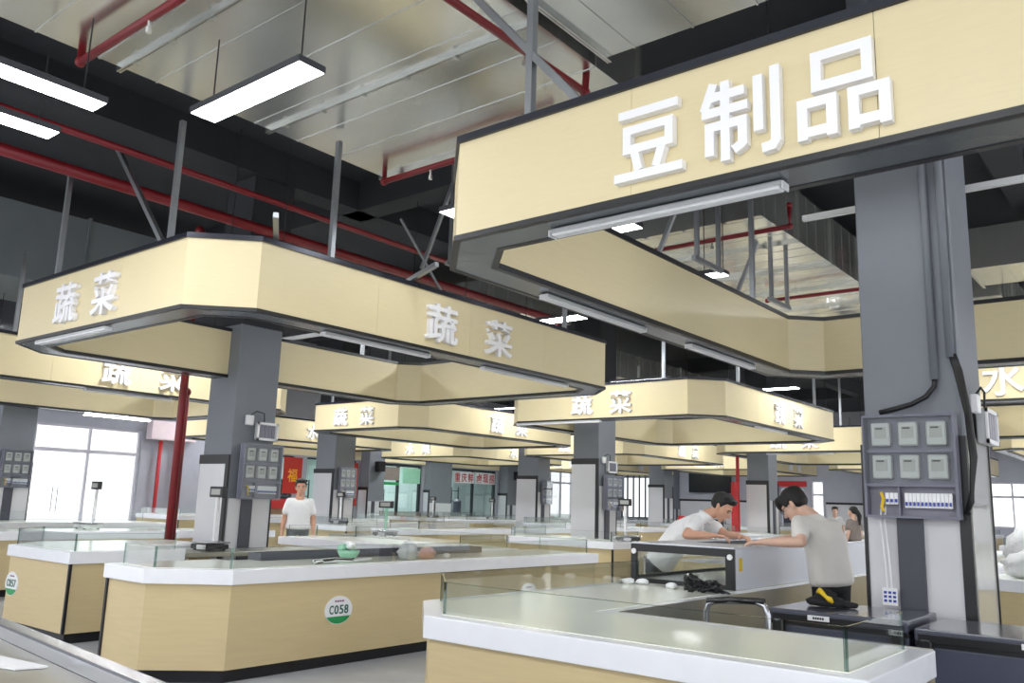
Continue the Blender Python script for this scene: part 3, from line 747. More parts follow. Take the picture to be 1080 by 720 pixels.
# LED panels: (cx, cy, z, length, axis)
leds = []
DUCTS = [(-6.9, -3.46, -3, 6.1), (-3.5, 2.7, -2.7, 5.4), (-6.9, -3.8, 9.3, 19.6), (-2.5, 5.1, 13.2, 14.5), (-3.85, -2.2, 14.9, 26.1), (-13.7, -9.1, 11.8, 13.1), (-13.3, -11.9, 13.1, 30.1), (-15.7, -13.6, 1.9, 8.5)]
def led(cx, cy, z, L, axis, label, w=.22):
    t = thing('hanging_led_panel', label, 'ceiling light', (cx, cy, z), 'hanging LED panels')
    a, b = (L / 2, w / 2) if axis == 'x' else (w / 2, L / 2)
    MB().box(cx - a, cx + a, cy - b, cy + b, z, z + .05).build('housing', ledhouse_m, t, bevel=.006)
    MB().box(cx - a + .012, cx + a - .012, cy - b + .012, cy + b - .012, z - .004, z).build('diffuser', led_m if w > .25 else (led_fill_m if w < .2 else led_small_m), t)
    for s in (-1, 1):
        p = (cx + s * a * .8, cy) if axis == 'x' else (cx, cy + s * b * .8)
        zt = 4.84 if any(a < p[0] < b and c < p[1] < d for a, b, c, d in DUCTS) else CZ - .46
        MB().tube([(p[0], p[1], z + .05), (p[0], p[1], zt)], .006, 5).build('suspension_wire', cable_m, t)
    return t
led(-4.94, 3.13, 4.25, 1.3, 'x', 'bright LED panel hanging below the wide duct before the vegetable sign')
led(-5.95, 1.9, 4.2, 1.3, 'y', 'bright LED panel hanging in the dark corner, upper of two')
led(-6.75, 1.95, 4.2, 1.25, 'y', 'bright LED panel hanging in the dark corner, lower of two')
led(-4.83, 5.66, 4.2, 1.28, 'x', 'LED panel half hidden behind the corner of the bean product sign', .22)
led(-12.6, 9.2, 4.2, 1.0, 'y', 'LED panel glimpsed above the column inside the vegetable ring')
led(-4.25, 6.93, 4.2, .3, 'x', 'small LED lamp glimpsed just behind the front soffit lamp of the bean product sign', .22)
led(-4.3, 9.0, 4.2, .3, 'x', 'small LED lamp above the long side of the bean product ring')
n = 0
for j, y in enumerate((-1.2, 11.2, 20.6, 30.0, 38.0)):
    for i, x in enumerate((5.0, -1.6, -8.3, -15.4, -22.2)):
        n += 1
        zz, LL = 4.5, 1.3
        if (i, j) == (1, 1): x, zz, LL = -1.75, 3.95, 1.0  # extra lamp added out of sight behind the column, brightens the sign beyond
        led(x, y, zz, LL, 'x', 'LED panel, %s aisle across the hall, %s' % (['entrance', 'first', 'second', 'third', 'end wall'][j], ['over the open side', 'over the freezer-side file', 'over the second file of rings', 'over the third file of rings', 'next to the shop windows'][i]), .3)
for j, y in enumerate((6.8, 16.1, 25.4)):
    for i, x in enumerate((1.9, -5.05, -12.0, -18.9, -25.0)):
        if (i, j) == (1, 0): continue
        led(x, y, 4.7, 1.3, 'y', 'LED panel, lengthwise aisle %s, level with %s' % (['on the freezer side', 'between first and second files', 'between second and third files', 'before the shop windows', 'along the shop windows'][i], ['front row', 'second row', 'third row'][j]), .3)

for (i, j), r in SIGN.items():  # added fill lamps in the ring openings, to brighten the counters below
    x, y = ring_xy(i, j)
    for k, q in enumerate((1.7, 4.7) if (i, j) != (0, 0) else (1.9,)):
        led(x + (2.2 if (i, j) != (3, 1) else 1.5), y + q, 3.98, 1.3, 'x', 'LED panel inside the ring opening, %s, %s' % (('near half', 'far half')[k], ring_where(i, j)), .19)
# ------------------------------------------------------------------ freezers and display case
def freezer(x0, x1, y0, y1, zt, label):
    t = thing('chest_freezer', label, 'freezer', ((x0 + x1) / 2, (y0 + y1) / 2, 0), None)
    MB().box(x0, x1, y0 + .03, y1, .05, zt - .1).build('body', freezer_m, t, bevel=.012, seg=2)
    MB().box(x0 + .03, x1 - .03, y0 + .06, y1 - .03, 0, .05).build('plinth', black_m, t)
    MB().box(x0 - .005, x1 + .005, y0 + .015, y1, zt - .1, zt - .075).build('gasket', black_m, t)
    lid = MB().box(x0 - .005, x1 + .005, y0, y1, zt - .075, zt).build('lid', lid_m, t, bevel=.02, seg=3)
    sub(MB().box(x0 + .02, x1 - .02, y0 - .012, y0, zt - .07, zt - .03), 'lid_handle', black_m, lid)
    c = x0 + (x1 - x0) * .38
    b = MB().box(c - .07, c + .07, y0 - .02, y0 - .012, zt - .055, zt - .022)
    bd = b.build('badge', white_m, t, bevel=.012, seg=2)
    g = MB()
    for k in range(5): g.box(c - .035 + k * .015, c - .024 + k * .015, y0 - .0215, y0 - .02, zt - .046, zt - .031)
    sub(g, 'badge_marks', black_m, bd)
    for xx in (x1 - .06, x0 + .06):
        MB().box(xx - .035, xx + .035, y0 - .03, y0 + .03, zt - .15, zt - .06).build('latch', black_m, t, bevel=.01)
    MB().box(x1 - .22, x1 - .1, y0 + .026, y0 + .031, zt - .36, zt - .17).build('rating_label', rating_m, t)
freezer(-2.36, -1.5, 5.72, 6.42, .87, 'slate grey chest freezer with a black bag lying on its lid')
freezer(-1.45, .2, 5.68, 6.4, .84, 'long slate grey chest freezer in front of the big column')

# refrigerated display case on the counter
t = thing('display_case', 'long steel display case with black framed glass end on the counter', 'display case', (-3.4, 7.6, TZ))
cx0, cx1, cy0, cy1, cz0, cz1 = -3.82, -2.9, 6.36, 10.0, TZ + .004, 1.20
sp = MB().box(cx1 - .03, cx1, cy0 + .02, cy1, cz0, cz1).build('side_panel', case_m, t, bevel=.003)
sub(MB().box(cx1, cx1 + .002, cy0 + .08, cy0 + .14, cz0 + .14, cz0 + .24), 'energy_sticker', mint_m if False else yellow_m, sp)
gs = MB().box(cx0, cx0 + .012, cy0 + .02, cy1, cz0 + .05, cz1 - .04).build('side_glass', glass_m, t)
MB().box(cx0, cx0 + .03, cy0 + .02, cy1, cz0, cz0 + .05).box(cx0, cx0 + .03, cy0 + .02, cy1, cz1 - .04, cz1).build('side_rail', black_m, t)
MB().box(cx0 + .03, cx1 - .03, cy0 + .02, cy1, cz0, cz0 + .03).build('tray_floor', stain_m, t)
ff = MB().box(cx0, cx1, cy0, cy0 + .02, cz0, cz0 + .035).box(cx0, cx1, cy0, cy0 + .02, cz1 - .06, cz1).box(cx0, cx0 + .055, cy0, cy0 + .02, cz0 + .035, cz1 - .06).box(cx1 - .075, cx1, cy0, cy0 + .02, cz0 + .035, cz1 - .06).build('front_frame', black_m, t)
for x in (cx0 + .03, cx1 - .035): sub(MB().tube([(x, cy0, cz1 - .06), (x, cy0 - .012, cz1 - .06)], .022, 12), 'screw_cap', white_m, ff)
MB().box(cx0 + .055, cx1 - .075, cy0 + .006, cy0 + .012, cz0 + .035, cz1 - .06).build('front_glass', glass_m, t)
MB().box(cx0, cx1, cy0, cy0 + .7, cz1, cz1 + .012).box(cx0, cx0 + .1, cy0 + .7, cy1, cz1, cz1 + .012).box(cx1 - .1, cx1, cy0 + .7, cy1, cz1, cz1 + .012).build('top_rim', case_m, t, bevel=.003)
MB().box(cx0 + .1, cx1 - .1, cy0 + .7, cy1 - .1, cz1 - .16, cz1 - .15).build('inner_tray', stain_m, t)

# tube frame wrapped in film, black film heap, black bag, tag on cord
t = thing('tube_stand', 'small film-wrapped steel tube stand behind the glass of the nearest counter', 'stand', (-2.37, 5.2, 0))
MB().tube([(-2.57, 5.2, 0.02), (-2.57, 5.2, .86), (-2.55, 5.2, .91), (-2.5, 5.2, .93), (-2.24, 5.2, .95), (-2.18, 5.2, .93), (-2.16, 5.2, .88), (-2.16, 5.2, .02)], .018, 10).build('tube_frame', stain_m, t, smooth=True)
MB().tube([(-2.56, 5.2, .925), (-2.4, 5.2, .945), (-2.18, 5.2, .955)], .021, 8).build('film_wrap', trash_m, t)
MB().tube([(-2.57, 5.2, .25), (-2.16, 5.2, .25)], .015, 8).build('crossbar', stain_m, t)
for x in (-2.57, -2.16): MB().lathe([(.03, 0), (.03, .02), (.02, .03)], (x, 5.2), 10).build('foot', black_m, t)
def crumple(name, c, r, m, label, cat, jit=.25, sub_=3, seed=1, flat=True, at=None):
    random.seed(seed); mb = MB(); bmesh.ops.create_icosphere(mb.bm, subdivisions=sub_, radius=1)
    for v in mb.bm.verts:
        n1 = math.sin(v.co.x * 7 + seed) * math.cos(v.co.y * 9 + seed * 2) * math.sin(v.co.z * 8 + seed)
        k = 1 + jit * n1 + random.uniform(-jit, jit) * .35
        v.co = Vector((v.co.x * r[0] * k, v.co.y * r[1] * k, max(-r[2] * .8 if flat else -9, v.co.z * r[2] * k)))
    lo = min(v.co.z for v in mb.bm.verts)
    mb.bm.transform(Matrix.Translation((c[0], c[1], c[2] - lo)))
    o = mb.build(name, m, None, smooth=True, at=(c[0], c[1], c[2]))
    return tag(o, label, cat)
SZ = TZ + .004
t = thing('film_heap', 'crumpled heap of glossy black film beside the display case', 'plastic film', (-3.0, 6.0, SZ))
for q in range(3):
    random.seed(q + 3); mb = MB(); bmesh.ops.create_icosphere(mb.bm, subdivisions=3, radius=1)
    for v in mb.bm.verts: v.co *= 1 + random.uniform(-.35, .35)
    mb.bm.transform(Matrix.Translation((-3.06 + q * .06, 5.97 + q * .05, SZ + .045 + (.02 if q == 0 else 0))) @ Matrix.Diagonal((.06, .05, .04 if q else .06, 1)))
    mb.build('film_fold', trash_m, t)
for q in range(5):
    a = random.uniform(-.1, .1)
    MB().tube([(-3.09 + q * .03, 5.93 + a * .6, SZ + .02), (-3.02 + q * .04, 5.98 - a * .6, SZ + .05 + a * .2), (-2.95 + q * .03, 6.02, SZ + .02), (-2.86 + q * .02, 6.0 + a * .4, SZ + .01)], .008, 6).build('film_strip', trash_m, t)
for q, (x, y) in enumerate(((-3.72, 6.15), (-3.62, 6.2), (-3.3, 6.1))):
    crumple('plastic_scrap', (x, y, SZ), (.05, .04, .025), bag_m, ['clear plastic scrap at the display case corner', 'clear plastic scrap under the black glass frame', 'clear plastic scrap beside the black film heap'][q], 'plastic scrap', .3, 2, q + 4)
t = thing('tool_bag', 'black cloth bag with a yellow strap on the slate freezer lid', 'bag', (-1.9, 6.1, .87))
for q, (x, y, a, b, h) in enumerate(((-2.1, 6.08, .14, .1, .04), (-2.12, 6.1, .08, .07, .065), (-2.0, 6.12, .09, .08, .025))):
    random.seed(q + 20); mb = MB(); bmesh.ops.create_icosphere(mb.bm, subdivisions=3, radius=1)
    for v in mb.bm.verts:
        v.co *= 1 + random.uniform(-.12, .12); v.co.z = max(v.co.z, -.6)
    mb.bm.transform(Matrix.Translation((x, y, .872 + h * .72)) @ Matrix.Diagonal((a, b, h, 1))); mb.build('cloth_fold', trouser_m, t, smooth=True)
MB().tube([(-2.15, 6.03, .965), (-2.13, 6.02, .98), (-2.1, 6.0, .96), (-2.08, 5.99, .945), (-2.05, 5.98, .93), (-2.03, 5.98, .91)], [.01, .02, .016, .012, .02, .008], 8).build('strap', yellow_m, t, smooth=True)
t = thing('price_tag', 'white tag with blue marks hanging on cords in front of the big column', 'tag', (-1.78, 6.46, .9))
MB().box(-1.845, -1.745, 6.452, 6.458, .885, 1.0).build('card', white_m, t)
mk = MB()
for r in range(3):
    for c in range(3): mk.box(-1.835 + c * .03, -1.815 + c * .03, 6.4505, 6.452, .905 + r * .028, .922 + r * .028)
mk.build('printed_marks', blue_m, t)
for x in (-1.81, -1.78): MB().tube([(x, 6.455, 1.0), (x - .01, 6.46, 1.2), (x - .03, 6.47, 1.45), (x - .02, 6.49, 1.6)], .006, 6).build('cord', white_m, t)

counter([(-11.3, 8.3), (-7.5, 8.3), (-7.5, 9.5), (-10.8, 9.5), (-11.3, 9.0)], 'rear stall counter across the back of the stall of counter C058', (1, 2, 3, 4), ())
# loose things on the counters
t = thing('bowl_stack', 'mint green bowl heaped with wrapped goods on counter C058', 'bowl', (-6.85, 5.9, SZ))
MB().lathe([(.06, SZ), (.075, SZ + .01), (.1, SZ + .05), (.115, SZ + .09), (.108, SZ + .09), (.09, SZ + .05), (.05, SZ + .02)], (-6.85, 5.9), 24).build('bowl', mint_m, t, smooth=True)
for q in range(7):
    a = q * 2.4; rr = .03 + .035 * (q % 3)
    MB().ell((-6.85 + rr * math.cos(a), 5.9 + rr * math.sin(a), SZ + .12 + .02 * (q % 2)), (.045, .04, .035), None, 2, .006).build('wrapped_item', bag_m if q % 2 else mint_m, t)
t = thing('cable_bundle', 'flat bundle of dark cord in front of the mint bowl on counter C058', 'cord', (-6.6, 5.75, SZ))
for q in range(6):
    y = 5.45 + q * .03
    MB().tube([(-6.5 + .03 * math.sin(q), 5.2, SZ + .012 + .004 * q), (-6.54 + .02 * math.cos(q * 2), 5.4 + q * .02, SZ + .02 + .004 * q), (-6.5, 5.65, SZ + .014 + .003 * q), (-6.56 - .02 * q, 5.95, SZ + .02)], .014, 6).build('cord_loop', trash_m if q % 2 else bag_m, t, smooth=True)
crumple('plastic_bag', (-6.52, 6.42, SZ), (.1, .11, .1), bag_m, 'puffed clear plastic bag on counter C058 by the scale pole', 'plastic bag', .3, 3, 11)
crumple('plastic_bag', (-6.6, 6.78, SZ), (.08, .1, .065), pinkbag_m, 'pinkish plastic bag of food on counter C058', 'plastic bag', .25, 3, 12)
crumple('plastic_bag', (-6.5, 6.98, SZ), (.035, .035, .03), bag_m, 'tiny knotted white bag at the end of the bags on counter C058', 'plastic bag', .25, 2, 13)

# weighing scales: plate with pole and display
def scale(x, y, z, label, face=(0, -1), h=.62, pole=white_m, flip=False, dw=.13):
    t = thing('weighing_scale', label, 'scale', (x, y, z), None)
    MB().box(x - .17, x + .17, y - .15, y + .15, z + .015, z + .075).build('body', black_m if not flip else white_m, t, bevel=.015, seg=2)
    for a in (-.13, .13):
        for b in (-.11, .11): MB().lathe([(.02, z), (.02, z + .015)], (x + a, y + b), 8).build('foot', black_m, t)
    MB().box(x - .19, x + .19, y - .16, y + .16, z + .085, z + .1).build('weighing_plate', stain_m, t, bevel=.006)
    MB().box(x - .02, x + .02, y + .1, y + .14, z + .075, z + .085).build('plate_support', black_m, t)
    kp = MB().box(x + .02, x + .16, y - .19, y - .15, z + .02, z + .07).build('keypad', clad_m, t, bevel=.004)
    MB().box(x - .17, x - .13, y + .13, y + .17, z + .075, z + h).build('pole', pole, t)
    d = MB().box(x - .15 - dw, x - .15 + dw, y + .11, y + .17, z + h, z + h + .13).build('display_head', black_m, t, bevel=.008)
    sub(MB().box(x - .15 - dw * .7, x - .15 + dw * .7, y + .106, y + .11, z + h + .03, z + h + .1), 'display_screen', lcd_m, d)
    return t
def bench(x0, x1, y0, y1, zt, label):
    t = thing('work_table', label, 'table', ((x0 + x1) / 2, (y0 + y1) / 2, 0), None)
    MB().box(x0, x1, y0, y1, zt - .05, zt).build('tabletop', steeltop_m, t, bevel=.006)
    MB().box(x0 + .06, x1 - .06, y0 + .06, y1 - .06, .2, .23).build('lower_shelf', stain_m, t)
    for x in (x0 + .04, x1 - .04):
        for y in (y0 + .04, y1 - .04): MB().tube([(x, y, 0), (x, y, zt - .05)], .02, 8).build('leg', stain_m, t)
bench(-9.65, -8.95, 5.35, 7.5, .84, 'steel worktable beside the column behind counter C058')
scale(-9.35, 5.9, .84, 'black weighing scale on the steel table behind counter C058', dw=.14)
bench(-13.02, -11.9, 7.9, 8.5, .84, 'steel worktable before the bright glazing')
scale(-13.95, 6.6, SZ, 'white weighing scale before the bright glazing', flip=True)
bench(-12.9, -11.5 - .0, 10.6, 11.4, .84, 'steel worktable in the aisle behind the standing scale pole')
scale(-11.75, 10.95, .84, 'weighing scale on a tall pale green pole behind counter C058', pole=mint_m, h=.5, dw=.18)
scale(-8.2, 13.55, SZ, 'weighing scale on the second row counter near the white cabinet door')
scale(-16.2, 13.6, SZ, 'weighing scale on the counter near the column beside the standing man')
scale(-22.0, 22.8, SZ, 'weighing scale on the counter before the red lettered shop window')
scale(-20.7, 24.6, SZ, 'weighing scale on the counter before the far wall pier')
scale(-6.9, 14.6, SZ, 'black weighing scale with low display between the two workers', h=.3)
scale(-15.3, 22.9, SZ, 'weighing scale on the third row counter before the barred window')
scale(-8.6, 23.0, SZ, 'weighing scale on the third row counter near the red standpipe')

counter([(-1.95, 10.15), (.7, 10.15), (.7, 11.1), (-1.95, 11.1)], 'rear stall counter with white plastic bags, seen past the big column', (), ())
crumple('plastic_bag', (-1.52, 10.55, SZ), (.26, .2, .15), bag_m, 'puffed white plastic bag on the rear counter past the big column, lower one', 'plastic bag', .2, 3, 15)
crumple('plastic_bag', (-1.5, 10.85, SZ), (.3, .15, .3), bag_m, 'taller white plastic bag on the rear counter past the big column', 'plastic bag', .2, 3, 14)
scale(-1.1, 10.5, SZ, 'weighing scale beside the white bags past the big column', h=.5)
# dark tray behind the bags on C058, wooden box near riser
tag(MB().ring([(-7.25, 5.0), (-7.05, 5.0), (-7.05, 8.2), (-7.25, 8.2)], [(-7.24, 5.01), (-7.06, 5.01), (-7.06, 8.19), (-7.24, 8.19)], SZ, SZ + .07).box(-7.24, -7.06, 5.01, 8.19, SZ, SZ + .01).build('counter_tray', clad_dark, at=(-7.15, 6.6, SZ)), 'long dark tray along the inner edge of counter C058', 'tray')
t = thing('wooden_box', 'brown wooden box on the shelf of the steel table before the glazing', 'box', (-12.6, 8.2, .23))
MB().box(-12.9, -12.3, 8.0, 8.4, .232, .68).build('body', wood_m, t, bevel=.008); MB().box(-12.91, -12.29, 7.99, 8.41, .68, .72).build('lid', wood_m, t, bevel=.006)

# stainless table at the lower corner
t = thing('steel_counter', 'stainless steel counter with rolled rim at the near corner', 'counter', (-3.6, .9, 0))
A, Bq = Vector((-6.2, 1.9, 0)), Vector((-1.2, 1.36, 0)); dn = (Bq - A).normalized(); nn = Vector((dn.y, -dn.x, 0))
def quad(a, b, c, d_, z0, z1): return MB().prism([a[:2], b[:2], c[:2], d_[:2]], z0, z1)
quad(A, Bq, Bq + nn * .075, A + nn * .075, .87, .93).build('rolled_rim', stain_m, t, bevel=.018, seg=3)
quad(A + nn * .075, Bq + nn * .075, Bq + nn * 1.1, A + nn * 1.1, .84, .875).build('tabletop', steeltop_m, t)
quad(A + nn * .05, Bq + nn * .05, Bq + nn * 1.05, A + nn * 1.05, .1, .84).build('body', stain_m, t)
quad(A + nn * .1, Bq + nn * .1, Bq + nn * 1.0, A + nn * 1.0, 0, .1).build('plinth', kick_m, t)
P0 = A + dn * 2.55 + nn * .22
o = tag(quad(P0, P0 + dn * .42 - nn * .1, P0 + dn * .4 + nn * .0, P0 + dn * .05 + nn * .14, .877, .884).build('folded_sheet', white_m, at=P0[:2] + (.877,) if False else (P0.x, P0.y, .877)), 'pale folded sheet lying on the stainless counter', 'sheet')

# ------------------------------------------------------------------ far background things
def flat_sign(name, label, cat, x0, x1, y0, y1, z0, z1, m): return tag(MB().box(x0, x1, y0, y1, z0, z1).build(name, m, at=((x0 + x1) / 2, (y0 + y1) / 2, z0)), label, cat)
flat_sign('notice_board', 'large black screen on the far wall above the workers', 'screen', -21.6, -19.2, 41.86, 41.94, 2.35, 3.5, screen_m)
flat_sign('sign_box', 'blank pinkish white sign box over the red wall pipes', 'sign', -26.95, -26.6, 14.3, 15.9, 3.2, 3.8, pink_m)
flat_sign('red_sign', 'red sign board over the grey far door', 'sign', -16.8, -15.3, 41.86, 41.96, 2.72, 2.98, redb_m)
flat_sign('speaker_box', 'black loudspeaker box on the pier beside the green window sign', 'loudspeaker', -26.39, -26.15, 23.85, 24.2, 2.6, 3.0, black_m)
flat_sign('speaker_box', 'black loudspeaker box on the pier past the red lettered window', 'loudspeaker', -26.39, -26.15, 32.9, 33.18, 2.6, 3.0, black_m)
def window_sign(label, y0, y1, z0, z1, m, text, lm, size, x=-26.985):
    t = thing('window_sign', label, 'sign', (x, y0, z0))
    MB().box(x, x + .012, y0, y1, z0, z1).build('film', m, t)
    n = len(text)
    for k, ch in enumerate(text):
        put_glyph(ch, (x + .012, y0 + (y1 - y0) * (k + .5) / n, (z0 + z1) / 2), size * .88, size, .008, .014, '+X', lm, t)
window_sign('white shop window strip with red stewed food lettering, first half', 29.25, 30.62, 2.35, 2.86, white_m, '重庆鲜', redletter_m, .42)
window_sign('white shop window strip with red stewed food lettering, second half', 30.78, 32.15, 2.35, 2.86, white_m, '卤现捞', redletter_m, .42)
window_sign('red banner with orange characters beside the standing man', 19.75, 20.6, 1.6, 2.95, banner_m, '福', orange_m, .5, -26.9)
window_sign('red banner with orange characters beyond the grey column', 22.75, 23.4, 1.2, 2.9, banner_m, '福', orange_m, .45, -26.9)
flat_sign('window_sign', 'pale green poster across the upper pane of the shop window', 'sign', -26.985, -26.975, 26.0, 27.05, 2.2, 2.85, mint_m)
flat_sign('window_sign', 'green strip across the shop window below its posters', 'sign', -26.985, -26.975, 24.65, 25.8, 2.1, 2.22, green_m)
flat_sign('window_sign', 'dark photo poster on the upper shop window pane', 'sign', -26.985, -26.975, 24.65, 25.8, 2.3, 2.85, taupe_m)
t = thing('produce_crate', 'long green crate on the floor by the shop windows behind the standing man', 'crate', (-25.6, 18.6, 0))
MB().box(-26.1, -25.2, 17.6, 20.4, .0, .62).build('crate', green_m, t, bevel=.02)
MB().box(-26.15, -25.15, 17.55, 20.45, .62, .68).build('rim', green_m, t, bevel=.01)
t = thing('shop_counter', 'pink and wooden snack counter at the shop behind the standing man', 'counter', (-26.4, 18.9, 0))
MB().box(-26.7, -26.3, 17.9, 20.2, .7, 1.05).build('wooden_front', wood_m, t); MB().box(-26.75, -26.25, 17.85, 20.25, 1.05, 1.4).build('pink_board', redb_m, t); MB().box(-26.7, -26.3, 17.9, 20.2, 0, .7).build('base', clad_m, t)
tag(MB().box(-25.5, -24.7, 24.6, 33.0, 0, .78).build('produce_bench', green_m, at=(-25.1, 28.8, 0), bevel=.02), 'long green bench in front of the lettered shop windows', 'bench')
t = thing('red_bin', 'small red box on the far counter before the white tiled wall', 'box', (-17.6, 30.2, SZ))
MB().box(-17.0, -16.5, 31.95, 32.3, SZ, SZ + .3).build('body', redb_m, t, bevel=.02)
t = thing('shop_kettle', 'dark boiler inside the shop with red lettered window', 'boiler', (-28.6, 31.3, 0))
MB().lathe([(.25, 0), (.25, .9), (.2, .95), (.2, 1.5), (.1, 1.6)], (-28.6, 31.3), 16).build('body', clad_dark, t)
for kk, (y0, y1) in enumerate(((25.6, 27.0), (31.2, 32.6), (20.9, 23.2))):
    t = thing('shop_shelf', ['dark shelving inside the shop with the green window sign', 'dark shelving inside the shop with the red lettered window', 'dark shelving inside the shop behind the red banners'][kk], 'shelf', (-29.9, y0, 0))
    for z in (.5, 1.0, 1.5, 2.0): MB().box(-30.2, -29.7, y0, y1, z, z + .04).build('shelf_board', clad_dark, t)
    for y in (y0, y1 - .04):
        for x in (-30.2, -29.74): MB().box(x, x + .04, y, y + .04, 0, 2.2).build('upright', black_m, t)
    MB().box(-30.22, -30.2, y0, y1, .2, 2.2).build('back_panel', screen_m, t)
# ------------------------------------------------------------------ people
def remesh(mb, voxel, it):
    me = bpy.data.meshes.new('tmp'); bmesh.ops.recalc_face_normals(mb.bm, faces=mb.bm.faces[:]); mb.bm.to_mesh(me); mb.bm.free()
    o = bpy.data.objects.new('tmp', me); COL.objects.link(o)
    m = o.modifiers.new('r', 'REMESH'); m.mode = 'VOXEL'; m.voxel_size = voxel
    s = o.modifiers.new('s', 'SMOOTH'); s.iterations = it; s.factor = .5
    bpy.context.view_layer.update()
    r = bpy.data.meshes.new_from_object(o.evaluated_get(bpy.context.evaluated_depsgraph_get()))
    bpy.data.objects.remove(o); bpy.data.meshes.remove(me)
    for p in r.polygons: p.use_smooth = True
    return r
def part_from(me, name, m, root, S=1.12):
    me.transform(Matrix.Scale(S, 4)); me.transform(Matrix.Translation(-root.matrix_world.translation)); me.name = name; me.materials.append(m)
    o = bpy.data.objects.new(name, me); COL.objects.link(o); o.parent = root; return o
def basis(fwd, up):
    f = Vector(fwd).normalized(); u = Vector(up); u = (u - f * u.dot(f)).normalized(); r = f.cross(u)
    return Matrix((r, f, u)).transposed()          # columns: right, forward, up
def person(label, J, skin=skin_m, shirt=shirt_m, trou=trouser_m, fine=True, hair='short', collar=False, glasses=False, sleeve=.6, S=1.12, drop=.0):
    V = {k: Vector(v) / S for k, v in J.items()}; SM = Matrix.Scale(S, 4)
    t = thing('person', label, 'person', (V['ankL'] + V['ankR']).xy.to_tuple() and (((V['ankL'] + V['ankR']) / 2).x * S, ((V['ankL'] + V['ankR']) / 2).y * S, 0))
    vx = .008 if fine else .014
    side = (V['shR'] - V['shL']).normalized(); spine = (V['chest'] - V['pelvis']).normalized()
    fr = spine.cross(side) * -1 if False else side.cross(spine) * -1
    Rt = basis(-fr if False else side.cross(spine) * -1 if False else spine.cross(side), spine)
    Rh = basis(J['face'], J['headup']); H = V['head']
    def hp(r, f, u): return H + Rh @ Vector((r, f, u))
    b = MB()
    b.hull((hp(0, -.01, .035), (.075, .092, .085), Rh), (hp(0, .02, -.02), (.066, .075, .07), Rh))
    b.hull((hp(0, .025, -.03), (.06, .066, .05), Rh), (hp(0, .055, -.092), (.03, .026, .022), Rh))
    b.hull((hp(0, .088, .012), (.009, .008, .01), Rh), (hp(0, .106, -.028), (.016, .014, .011), Rh))
    b.hull((hp(-.02, .085, -.062), (.012, .01, .006), Rh), (hp(.02, .085, -.062), (.012, .01, .006), Rh))
    b.hull((hp(-.04, .078, .028), (.016, .01, .008), Rh), (hp(.04, .078, .028), (.016, .01, .008), Rh))
    for s in (-1, 1): b.hull((hp(.076 * s, -.012, .012), (.01, .018, .02), Rh), (hp(.072 * s, -.006, -.028), (.008, .011, .012), Rh))
    nb = V['neck']
    b.hull((hp(0, -.025, -.07), (.052, .055, .04), Rh), (nb, (.058, .056, .04), Rt))
    b.hull((nb, (.06, .058, .04), Rt), ((V['shL'] + V['shR']) / 2 + spine * -.05, (.085, .06, .05), Rt))
    b.hull((V['chest'], (.15, .1, .12), Rt), ((V['shL'] + V['shR']) / 2 - spine * .05, (.13, .085, .05), Rt))
    b.hull((V['chest'], (.145, .1, .1), Rt), (V['pelvis'], (.145, .1, .1), Rt))
    for s in 'LR':
        sh, el, wr, hd = V['sh' + s], V['el' + s], V['wr' + s], V['hd' + s]
        b.hull(((V['shL'] + V['shR']) / 2 + (sh - (V['shL'] + V['shR']) / 2) * .5 - spine * .05, .052, None), (sh, .052, None))
        b.hull((sh, .052, None), (sh.lerp(el, .5), .046, None)); b.hull((sh.lerp(el, .5), .046, None), (el, .039, None))
        b.hull((el, .039, None), (el.lerp(wr, .35), .04, None)); b.hull((el.lerp(wr, .35), .04, None), (wr, .026, None))
        # hand: palm, four bent fingers of unequal length, a thumb from the side of the palm
        d = (hd - wr).normalized(); pn = Vector(J.get('palm' + s, (0, 0, -1))); pn = (pn - d * pn.dot(d)).normalized(); w = d.cross(pn)
        if s == 'L': w = -w
        b.hull((wr, .022, None), (wr + d * .03, (.024, .024, .02), None))
        b.hull((wr + d * .025 + w * .012, .015, None), (wr + d * .025 - w * .014, .015, None), (wr + d * .085 + w * .028, .0125, None), (wr + d * .085 - w * .028, .0125, None))
        for k, ln in enumerate((.072, .08, .075, .058)):
            base = wr + d * .085 + w * (.028 - .0187 * k)
            m1 = base + d * ln * .45 + pn * .008; m2 = m1 + (d * .7 + pn * .7) * ln * .32; m3 = m2 + (d * .35 + pn * .94) * ln * .26
            b.hull((base, .0095, None), (m1, .009, None)); b.hull((m1, .009, None), (m2, .0083, None)); b.hull((m2, .0083, None), (m3, .0075, None))
        tb = wr + d * .03 + w * .026; t1 = tb + (w * .75 + d * .65).normalized() * .035 + pn * .008; t2 = t1 + (d * .9 + w * .25 + pn * .3).normalized() * .03
        b.hull((tb, .0125, None), (t1, .0105, None)); b.hull((t1, .0105, None), (t2, .009, None))
        hip, kn, an = V['hip' + s], V['knee' + s], V['ank' + s]
        b.hull((hip, .075, None), (kn, .05, None)); b.hull((kn, .05, None), (an + Vector((0, 0, .02)), .033, None))
    part_from(remesh(b, vx, 3 if fine else 2), 'body', skin, t)
    # shirt
    c = MB()
    c.hull((V['chest'], (.178, .128, .12), Rt), ((V['shL'] + V['shR']) / 2 - spine * .045, (.16, .1, .055), Rt))
    c.hull((V['chest'], (.178, .128, .12), Rt), (V['chest'].lerp(V['pelvis'], .55), (.172, .13, .1), Rt))
    c.hull((V['chest'].lerp(V['pelvis'], .55), (.172, .13, .1), Rt), (V['pelvis'] - spine * .02, (.182, .135, .05), Rt))
    c.hull(((V['shL'] + V['shR']) / 2 - spine * .0, (.1, .075, .03), Rt), ((V['shL'] + V['shR']) / 2 - spine * .05, (.15, .095, .05), Rt))
